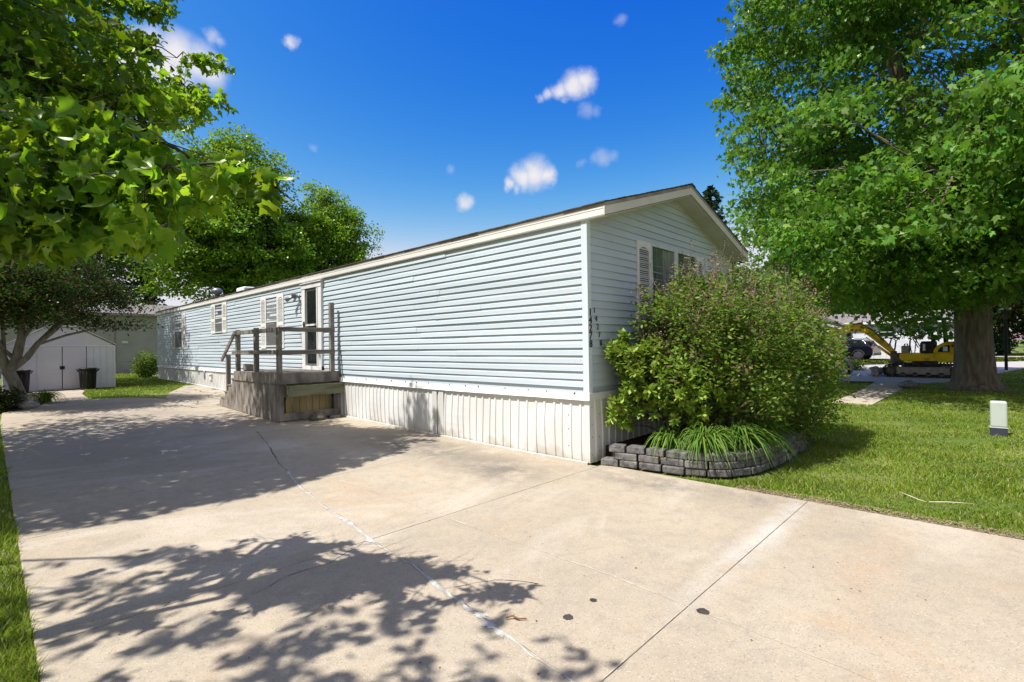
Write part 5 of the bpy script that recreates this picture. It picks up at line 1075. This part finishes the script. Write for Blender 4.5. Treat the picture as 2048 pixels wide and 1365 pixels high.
mb = MB(); mb.box(43.5, 46, 5.3, 9.8, 0, .5); mb.build('porch_floor', 'trim', PH)

# ------------------------------------------------------------------ SUV
CARR = thing('parked_car', 'dark navy SUV parked in front of the white home across the street', 'car', (43.55, 5.2, 0), rz=math.radians(81), local=True)
prof = [(-2.28, .52), (-2.30, .80), (-2.20, 1.02), (-2.0, 1.10), (.9, 1.06), (1.9, .98), (2.25, .80), (2.30, .45), (2.2, .28)]
def arch(cx, r, n=9): return [(cx+r*math.cos(a), .34+r*math.sin(a)) for a in np.linspace(0, math.pi, n)]
low = [(1.85, .28)]+arch(1.42, .40)+[(.9, .26), (-.9, .26)]+arch(-1.32, .40)+[(-1.85, .30), (-2.25, .36)]
body = prof+low; mb = MB(); n = len(body)
secs = [(-.93, .985), (-.90, 1.0), (.90, 1.0), (.93, .985)]
mb.add([(x_*s_, y_, .62+(z_-.62)*s_) for y_, s_ in secs for x_, z_ in body], [tuple(range(n)), tuple(range(3*n, 4*n))[::-1]]+[(i*n+j, i*n+(j+1) % n, (i+1)*n+(j+1) % n, (i+1)*n+j) for i in range(3) for j in range(n)])
mb.build('body', 'carpaint', CARR, bevel=.02)
gh = [(-2.12, 1.06), (-1.85, 1.52), (-1.6, 1.62), (.1, 1.64), (.4, 1.56), (1.15, 1.05)]; n = len(gh); mb = MB()
V = [(x_, (-1)*(.90-.28*(z_-1.05)), z_) for x_, z_ in gh]+[(x_, (.90-.28*(z_-1.05)), z_) for x_, z_ in gh]
mb.add(V, [tuple(range(n)), tuple(range(n, 2*n))[::-1]]+[(i, (i+1) % n, n+(i+1) % n, n+i) for i in range(n)]); mb.build('cabin', 'carpaint', CARR, bevel=.03)
for s_ in (-1, 1):
    for poly in ([(-1.80, 1.12), (-1.62, 1.50), (-.98, 1.53), (-.98, 1.12)], [(-.90, 1.12), (-.90, 1.53), (-.12, 1.55), (-.12, 1.12)], [(-.04, 1.12), (-.04, 1.55), (.22, 1.52), (.82, 1.12)]):
        mb = MB(); a = [(x_, s_*(.912-.28*(z_-1.05)), z_) for x_, z_ in poly]; b = [(x_, s_*(.895-.28*(z_-1.05)), z_) for x_, z_ in poly]; mb.add(a+b, [(0, 1, 2, 3), (7, 6, 5, 4), (0, 4, 5, 1), (1, 5, 6, 2), (2, 6, 7, 3), (3, 7, 4, 0)]); mb.build('side_window', 'carglass', CARR)
    mb = MB(); mb.tube([(-1.84, s_*.905, 1.10), (-1.86, s_*.89, 1.2), (-1.64, s_*.79, 1.53), (-.98, s_*.785, 1.56), (.2, s_*.78, 1.56)], .011, 5); mb.build('window_trim', 'chrome', CARR)
    mb = MB(); mb.tube([(-1.5, s_*.66, 1.67), (.0, s_*.66, 1.69)], .018, 6); mb.build('roof_rail', 'chrome', CARR)
    mb = MB(); mb.box(-2.29, -2.02, s_*.70-.23, s_*.70+.215, .86, 1.00); mb.build('tail_light', 'red', CARR, bevel=.03)
    mb = MB(); mb.box(2.0, 2.26, s_*.70-.16, s_*.70+.16, .70, .82); mb.build('headlight', 'chrome', CARR, bevel=.03)
    for cx in (1.42, -1.32):
        mb = MB(); y0 = s_*.80; prof_ = [(.19, -.11), (.31, -.115), (.355, -.09), (.36, 0), (.355, .09), (.31, .115), (.19, .11)]; mb.lathe(prof_, (cx, y0, .36), 28, axis='y'); WH = mb.build('wheel', 'black_rubber', CARR)
        mb = MB(); mb.lathe([(0, s_*.10), (.05, s_*.118), (.06, s_*.10), (.17, s_*.07), (.225, s_*.115), (.215, s_*.125)], (cx, y0, .36), 24, axis='y')
        for q in range(5):
            a = q*2*math.pi/5; mb.beam((cx, y0+s_*.118, .36), (cx+.21*math.cos(a), y0+s_*.118, .36+.21*math.sin(a)), .05, .012, up=(0, 1, 0))
        mb.build('rim', 'pedbase', WH)
    for cx in (1.42, -1.32):
        mb = MB(); mb.tube([(cx+.43*math.cos(a), s_*.935, .34+.43*math.sin(a)) for a in np.linspace(-.05, math.pi+.05, 11)], .035, 6); mb.build('arch_cladding', 'black_rubber', CARR)
mb = MB(); mb.box(-2.34, -2.1, -.88, .88, .34, .60); mb.build('rear_bumper', 'dusty', CARR, bevel=.05, seg=3)
mb = MB(); mb.add([(-2.135, -.72, 1.10), (-2.135, .72, 1.10), (-1.90, .62, 1.48), (-1.90, -.62, 1.48)], [(0, 1, 2, 3)]); mb.build('rear_window', 'carglass', CARR)

# ------------------------------------------------------------------ excavator
EX = thing('excavator', 'yellow mini excavator with folded boom and dozer blade parked on the street', 'excavator', (21.35, -1.62, 0), rz=math.radians(90), local=True)
for s_ in (-1, 1):
    yc = s_*.70; hw = .16; path_ = []
    for a in np.linspace(math.pi/2, -math.pi/2, 9): path_.append((1.02+.25*math.cos(a), .27+.25*math.sin(a)))
    for a in np.linspace(-math.pi/2, -3*math.pi/2, 9): path_.append((-1.02+.25*math.cos(a), .27+.25*math.sin(a)))
    pp = np.array(path_+[path_[0]]); sg = np.linalg.norm(np.diff(pp, axis=0), axis=1); cu = np.concatenate(([0], np.cumsum(sg))); tot = cu[-1]; mb = MB(); nl = 54
    n_ = len(path_); inn = [((x_-math.copysign(1.02, x_))*.84+math.copysign(1.02, x_), (z_-.27)*.84+.27) for x_, z_ in path_]
    V = [(x_, yc-hw, z_) for x_, z_ in path_]+[(x_, yc+hw, z_) for x_, z_ in path_]+[(x_, yc-hw, z_) for x_, z_ in inn]+[(x_, yc+hw, z_) for x_, z_ in inn]
    mb.add(V, [(i, (i+1) % n_, n_+(i+1) % n_, n_+i) for i in range(n_)]+[(2*n_+i, 3*n_+i, 3*n_+(i+1) % n_, 2*n_+(i+1) % n_) for i in range(n_)]+[(i, 2*n_+i, 2*n_+(i+1) % n_, (i+1) % n_) for i in range(n_)]+[(n_+i, n_+(i+1) % n_, 3*n_+(i+1) % n_, 3*n_+i) for i in range(n_)])
    for i in range(nl):
        q = (i+.5)*tot/nl; x_ = np.interp(q, cu, pp[:, 0]); z_ = np.interp(q, cu, pp[:, 1]); x2 = np.interp((q+.01) % tot, cu, pp[:, 0]); z2 = np.interp((q+.01) % tot, cu, pp[:, 1]); d = np.array([x2-x_, z2-z_]); d /= np.linalg.norm(d)+1e-9; nn = np.array([-d[1], d[0]])
        mb.beam((x_+nn[0]*-.0, yc-hw-.005, z_+nn[1]*-.0), (x_, yc+hw+.005, z_), .045, .05, up=(nn[0], 0, nn[1]))
    TK = mb.build('track', 'black_rubber', EX)
    mb = MB(); mb.box(-.86, .80, yc-.06, yc+.12*1, .12, .43); mb.build('track_frame', 'dusty', TK, bevel=.03)
    mb = MB()
    for cx, r_ in ((1.02, .19), (-1.02, .20)): mb.lathe([(0, -.10), (r_*.5, -.10), (r_, -.06), (r_, .06), (r_*.5, .10), (0, .10)], (cx, yc, .27), 20, axis='y')
    for cx in (-.6, -.2, .2, .6): mb.lathe([(0, -.12), (.09, -.12), (.09, .12), (0, .12)], (cx, yc, .12), 14, axis='y')
    mb.build('track_roller', 'steel', TK)
mb = MB(); mb.box(-.6, .6, -.5, .5, .25, .50); mb.build('undercarriage', 'steel', EX, bevel=.03)
mb = MB(); mb.lathe([(.42, 0), (.42, .12), (.36, .14)], (-.05, 0, .50), 24); mb.build('turntable', 'steel', EX)
mb = MB(); pr = [(1.60, .03), (1.70, .05), (1.66, .14), (1.65, .22), (1.69, .31), (1.76, .37), (1.70, .38), (1.58, .30), (1.55, .2), (1.56, .08)]; mb.prism(pr, 1, -.86, .86)
for yy in (-.8, -.4, 0, .4, .8): mb.prism([(1.56, .04), (1.56, .34), (1.46, .30), (1.40, .2), (1.42, .06)], 1, yy-.02, yy+.02)
for s_ in (-1, 1): mb.beam((.9, s_*.35, .28), (1.5, s_*.45, .2), .10, .10)
mb.build('dozer_blade', 'dusty', EX)
mb = MB(); mb.prism([(-1.05, .66), (.62, .66), (.70, .76), (.70, .93), (.60, .975), (-.40, .975), (-1.05, .975)], 1, -.78, .78); mb.build('lower_body', 'yellow', EX, bevel=.025)
hood = [(-.36, .976)]+[(-.90+.54*math.cos(a)*1.0, .976+.46*math.sin(a)) for a in np.linspace(.15, math.pi/2, 8)]+[(-1.02, 1.43), (-1.06, 1.38), (-1.06, .976)]
mb = MB(); mb.prism(hood, 1, -.76, .76); HD = mb.build('engine_hood', 'yellow', EX, bevel=.03)
mb = MB(); pr = [(-.52, 1.02)]+[(-.86+.36*math.cos(a), 1.02+.28*math.sin(a)) for a in np.linspace(0, math.pi/2, 6)]+[(-.86, 1.02)]; mb.prism([(x_*1.0, z_) for x_, z_ in pr], 1, .761, .768); mb.build('grille', 'gap', HD)
mb = MB(); mb.box(-.80, -.66, .769, .772, 1.06, 1.24); mb.build('grille_sticker', 'white_plastic', HD)
mb = MB(); mb.lathe([(0, .76), (.05, .765), (.045, .775), (0, .776)], (-.955, 0, 1.27), 14, axis='y'); mb.build('round_emblem', 'red', HD)
mb = MB(); mb.prism([(-1.06, .67), (-1.20, .70), (-1.24, .82), (-1.20, .96), (-1.07, .97)], 1, -.72, .72); mb.build('counterweight', 'black_rubber', EX, bevel=.04, seg=3)
mb = MB(); mb.box(-.34, .10, -.26, .26, .98, 1.22); mb.prism([(-.36, 1.15), (-.22, 1.15), (-.30, 1.72), (-.42, 1.72)], 1, -.24, .24); mb.box(-.40, .10, -.70, -.34, .98, 1.45); mb.box(-.40, .05, .34, .70, .98, 1.40); mb.build('seat', 'black_rubber', EX, bevel=.04, seg=3)
mb = MB()
for (a, b) in [((.12, .42, 1.2), (.28, .42, 1.55)), ((.12, -.42, 1.2), (.28, -.42, 1.55)), ((.45, .10, .98), (.42, .10, 1.50)), ((.45, -.10, .98), (.42, -.10, 1.50)), ((.35, .3, .98), (.40, .3, 1.35)), ((.25, .3, .98), (.18, .32, 1.62))]: mb.tube([a, b], [.016, .02], 6)
mb.tube([(.60, -.5, 1.0), (.55, -.5, 1.35), (.55, .5, 1.35), (.60, .5, 1.0)], .02, 8); mb.build('control_levers', 'black_plastic', EX)
mb = MB(); mb.box(.40, .66, .1, .62, .98, 1.28); mb.build('control_console', 'dusty', EX, bevel=.04)
mb = MB(); mb.box(.55, .56, .34, .44, 1.10, 1.26); mb.box(-.12, -.04, .705, .71, 1.08, 1.35); mb.build('warning_sticker', 'white_plastic', EX)
for s_ in (-1, 1): mb = MB(); mb.beam((-.72, s_*.58, 1.38), (-.66, s_*.58, 2.32), .07, .09); mb.build('canopy_post', 'black_plastic', EX)
mb = MB(); mb.box(-.90, .52, -.66, .66, 2.30, 2.38); mb.build('canopy', 'steel', EX, bevel=.03)
mb = MB(); mb.box(.66, .98, -.16, .16, .56, .98); mb.lathe([(.12, 0), (.12, .52)], (.98, 0, .54), 14); mb.build('swing_bracket', 'steel', EX, bevel=.02)
boom = [(.98, 1.00), (1.35, 1.42), (1.80, 1.90), (2.12, 2.10), (2.50, 2.06), (3.10, 1.84)]
def barm(name, pts_, w, hs_, parent, mt): 
    mb = MB(); pts_ = np.array(pts_); T = np.gradient(pts_, axis=0); T /= np.linalg.norm(T, axis=1)[:, None]; Nn = np.stack([-T[:, 1], T[:, 0]], 1); k = len(pts_); V = []
    for p, nn, h in zip(pts_, Nn, hs_):
        for y_ in (-w/2, w/2):
            for s_ in (-1, 1): V.append((p[0]+nn[0]*h/2*s_, y_, p[1]+nn[1]*h/2*s_))
    mb.add(V, [(i*4+a, i*4+b, (i+1)*4+b, (i+1)*4+a) for i in range(k-1) for a, b in ((0, 1), (1, 3), (3, 2), (2, 0))]+[(0, 2, 3, 1), ((k-1)*4, (k-1)*4+1, (k-1)*4+3, (k-1)*4+2)]); return mb.build(name, mt, parent, bevel=.012)
BM = barm('boom', boom, .17, [.18, .26, .32, .36, .32, .2], EX, 'yellow')
mb = MB(); mb.tube([(1.02, .10, .84), (1.5, .10, 1.26)], .055, 10); mb.build('cylinder_barrel', 'yellow', BM); mb = MB(); mb.tube([(1.5, .10, 1.26), (1.92, .10, 1.66)], .028, 8); mb.build('cylinder_rod', 'chrome', BM)
mb = MB(); mb.tube([(1.05, -.10, 1.15), (1.12, -.12, 1.35), (1.05, -.12, 1.6), (.9, -.1, 1.5), (.95, -.1, 1.1)], .03, 8); mb.tube([(1.3, .10, 1.5), (1.7, .12, 1.98), (2.1, .12, 2.26), (2.4, .1, 2.24)], .02, 6); mb.build('hydraulic_hose', 'black_rubber', BM)
mb = MB(); mb.tube([(2.05, 0, 2.28), (2.65, 0, 2.22)], .055, 10); mb.tube([(2.65, 0, 2.22), (3.22, 0, 2.06)], .028, 8); mb.build('arm_cylinder', 'yellow', BM)
mb = MB()
for x_, z_ in ((1.02, 1.02), (2.45, 1.98), (2.95, 1.86)): mb.lathe([(0, -.11), (.05, -.11), (.05, .11), (0, .11)], (x_, 0, z_), 12, axis='y')
mb.build('pivot_pin', 'red', BM)
# black lettering strip on the boom side
for i, ch in enumerate('35'):
    pass
mb = MB()
for i in range(5):
    t_ = .42+i*.055; x_ = 1.0+t_*1.05; z_ = .98+t_*1.12; mb.beam((x_, .087, z_-.05), (x_+.03, .087, z_+.05), .006, .03, up=(0, 1, 0))
mb.build('boom_marks', 'gap', BM)
barm('arm', [(3.26, 2.10), (3.10, 1.84), (3.02, 1.3), (2.94, .72)], .13, [.16, .30, .26, .18], EX, 'yellow')
mb = MB(); pr = [(2.92, .62), (2.66, .66), (2.52, .50), (2.46, .28), (2.52, .05), (2.66, .0), (2.82, .02), (2.70, .08), (2.60, .14), (2.56, .30), (2.62, .46), (2.74, .56), (2.92, .54)]; mb.prism(pr, 1, -.30, .30); mb.prism([(2.92, .62), (2.66, .66), (2.46, .28), (2.52, .05), (2.66, .0), (2.98, .12), (2.98, .5)], 1, .28, .30)
for yy in (-.27, -.09, .09, .27): mb.box(2.78, 2.96, yy-.03, yy+.03, .0, .04)
mb.build('bucket', 'dusty', EX, bevel=.006)

# ------------------------------------------------------------------ litter
mb = MB(); mb.tube([(-3.29, -1.74, .012), (-3.26, -1.765, .02), (-3.25, -1.80, .012), (-3.215, -1.83, .01)], [.005, .006, .005, .003], 6); mb.tube([(-3.26, -1.765, .016), (-3.235, -1.755, .014)], [.003, .002], 5); o = mb.build('twig', 'twig', loc=(-3.25, -1.78, 0)); tag(o, 'small brown curved twig lying on the sunny driveway', 'twig')
mb = MB(); mb.tube([(.62, -3.27, .05), (.70, -3.40, .055), (.80, -3.56, .05)], [.004, .005, .003], 5); o = mb.build('straw', 'straw', loc=(.7, -3.4, 0)); tag(o, 'long pale dry stalk lying straight on the lawn by the driveway', 'stalk')
mb = MB(); mb.tube([(.78, -3.05, .06), (.70, -3.12, .06), (.64, -3.20, .05), (.62, -3.26, .045)], [.003, .004, .004, .002], 5); o = mb.build('straw', 'straw', loc=(.7, -3.1, 0)); tag(o, 'short curved dry stalk on the lawn beside the long one', 'stalk')
# fallen leaves and crumbs: too many and too small to count
rr = np.random.default_rng(101); n = 420; P = np.stack([rr.uniform(-5.0, .1, n), rr.uniform(-4.5, 9, n), np.zeros(n)], 1); P[:, 2] = gz(P[:, 0], P[:, 1])+.004
D = rr.normal(size=(n, 3)); D[:, 2] = .05; o = leafmesh('driveway_litter', P, .012, 'dia', 'twig', None, D=D, upn=.97, svar=.7); tag(o, 'tiny leaf crumbs and specks scattered over the concrete', 'litter', kind='stuff')
n = 5200; P = np.stack([rr.uniform(.11, .30, n), -rr.uniform(1.75, 5.5, n), np.full(n, .004)], 1); D = rr.normal(size=(n, 3)); D[:, 2] = .15
o = leafmesh('dry_clippings', P, .013, 'dia', 'clip', None, D=D, upn=.8, svar=.6); tag(o, 'dry brown clippings along the lawn edge', 'clippings', kind='stuff')

# ------------------------------------------------------------------ grass
BED = [(0, 0), (.0, -.3), (.15, -1.0), (.33, -1.6), (.9, -1.86), (2.8, -1.86), (3.7, -1.7), (4.15, -.8), (4.15, 0)]
rr = np.random.default_rng(7); CC = np.stack([rr.uniform(.4, 12, 150), rr.uniform(-6, -1.9, 150)], 1); P = np.concatenate([np.stack([rr.normal(c[0], .10, 60), rr.normal(c[1], .10, 60), rr.uniform(.0, .022, 60)], 1) for c in CC]); P = P[P[:, 0] > .2]
o = leafmesh('clover', P, .020, 'oval', 'leaf_lily', None, droop=.1, upn=.8); tag(o, 'small clover and weed patches in the right lawn', 'weeds', kind='stuff')
STR = [(10, 16), (16.5, 2.0), (17.3, -.4), (17.3, -1.9), (18.8, -2.55), (28.6, -4.25), (60, -9.8), (140, -22), (140, -60), (60, -19), (42, -5.1), (34.2, .8), (31.5, 2.9), (22, 20)]
def grass(name, n, xr, yr, fall, h, label, test, seed, wmul=1.):
    rr = np.random.default_rng(seed); x = rr.uniform(*xr, n*3); y = rr.uniform(*yr, n*3); d = np.hypot(x-CAM[0], y-CAM[1]); keep = rr.random(n*3) < np.clip(fall/d, 0, 1)**1.5; keep &= test(x, y)
    P = np.stack([x, y, np.zeros_like(x)], 1); px_, py_, pz_ = pix(P); keep &= (pz_ > 0) & (px_ > -1500) & (px_ < 3400)
    x, y, d = x[keep][:n], y[keep][:n], d[keep][:n]; k = len(x); z = gz(x, y)-.028; hh = h*rr.uniform(.45, 1.25, k)*(1+.45*np.sin(x*2.1+1.3*np.sin(y*1.7))*np.sin(y*2.6+x*.8)+.3*np.sin(x*6.3+y*4.1)); w = .0026*(1+d*.12)*wmul
    a = rr.uniform(0, 6.28, k); ln = rr.normal(size=(k, 2))*.45*hh[:, None]; sx, sy = np.cos(a)*w, np.sin(a)*w
    V = np.zeros((k, 5, 3)); V[:, 0] = np.stack([x-sx, y-sy, z], 1); V[:, 1] = np.stack([x+sx, y+sy, z], 1)
    V[:, 2] = np.stack([x+sx*.8+ln[:, 0]*.35, y+sy*.8+ln[:, 1]*.35, z+hh*.6], 1); V[:, 3] = np.stack([x-sx*.8+ln[:, 0]*.35, y-sy*.8+ln[:, 1]*.35, z+hh*.6], 1); V[:, 4] = np.stack([x+ln[:, 0], y+ln[:, 1], z+hh], 1)
    base = np.array([0, 1, 2, 3, 3, 2, 4]); F = (np.arange(k)[:, None]*5+base).ravel(); o = npmesh(name, V.reshape(-1, 3), np.tile([4, 3], k), F, 'grass'); tag(o, label, 'grass', kind='stuff'); return o
notpath = lambda x, y: ~((x > 9.15) & (x < 17.7) & (y > -1.66) & (y < -.76+.02*(x-9)))
ped = lambda x, y: ~((abs(x-5.85) < .1) & (abs(y+3.755) < .11))
grass('lawn_grass', 390000, (.15, 19), (-9.5, 1.5), 4.8, .040, 'mown green lawn right of the driveway', lambda x, y: ~inpoly(x, y, BED) & notpath(x, y) & ~inpoly(x, y, STR) & ~((x < 4.9) & (y > -.0)) & ped(x, y) & (x > .125+.05*np.abs(np.sin(y*3.1)*np.sin(y*7.7+1))+.03*np.sin(y*23)) & (np.hypot(x-15.8, y+3.27) > .75), 201)
grass('lawn_grass', 190000, (-10.5, -5.10), (-3.2, 12.2), 3.6, .062, 'strip of grass left of the driveway', lambda x, y: x < -5.108, 202)
GP = [(-3.28, 16.2), (-3.3, 14.15), (-2.45, 13.9), (-1.45, 14.68), (-.5, 17.05), (-.02, 17.4), (-.02, 31.8), (-2.2, 31.8), (-2.15, 18.3), (-3.0, 18.3)]
grass('lawn_grass', 34000, (-3.4, 3), (13.8, 31.8), 14, .055, 'sunlit grass patch between shed and blue home', lambda x, y: inpoly(x, y, GP), 203, 1.0)
grass('lawn_grass', 30000, (19, 64), (-12, 6), 30, .06, 'far verges and lawns around the street', lambda x, y: ~inpoly(x, y, STR) & ~((x > 43) & (x < 51) & (y > -1.7)) & ~((x > 52.5) & (x < 57.5)), 204, 1.6)
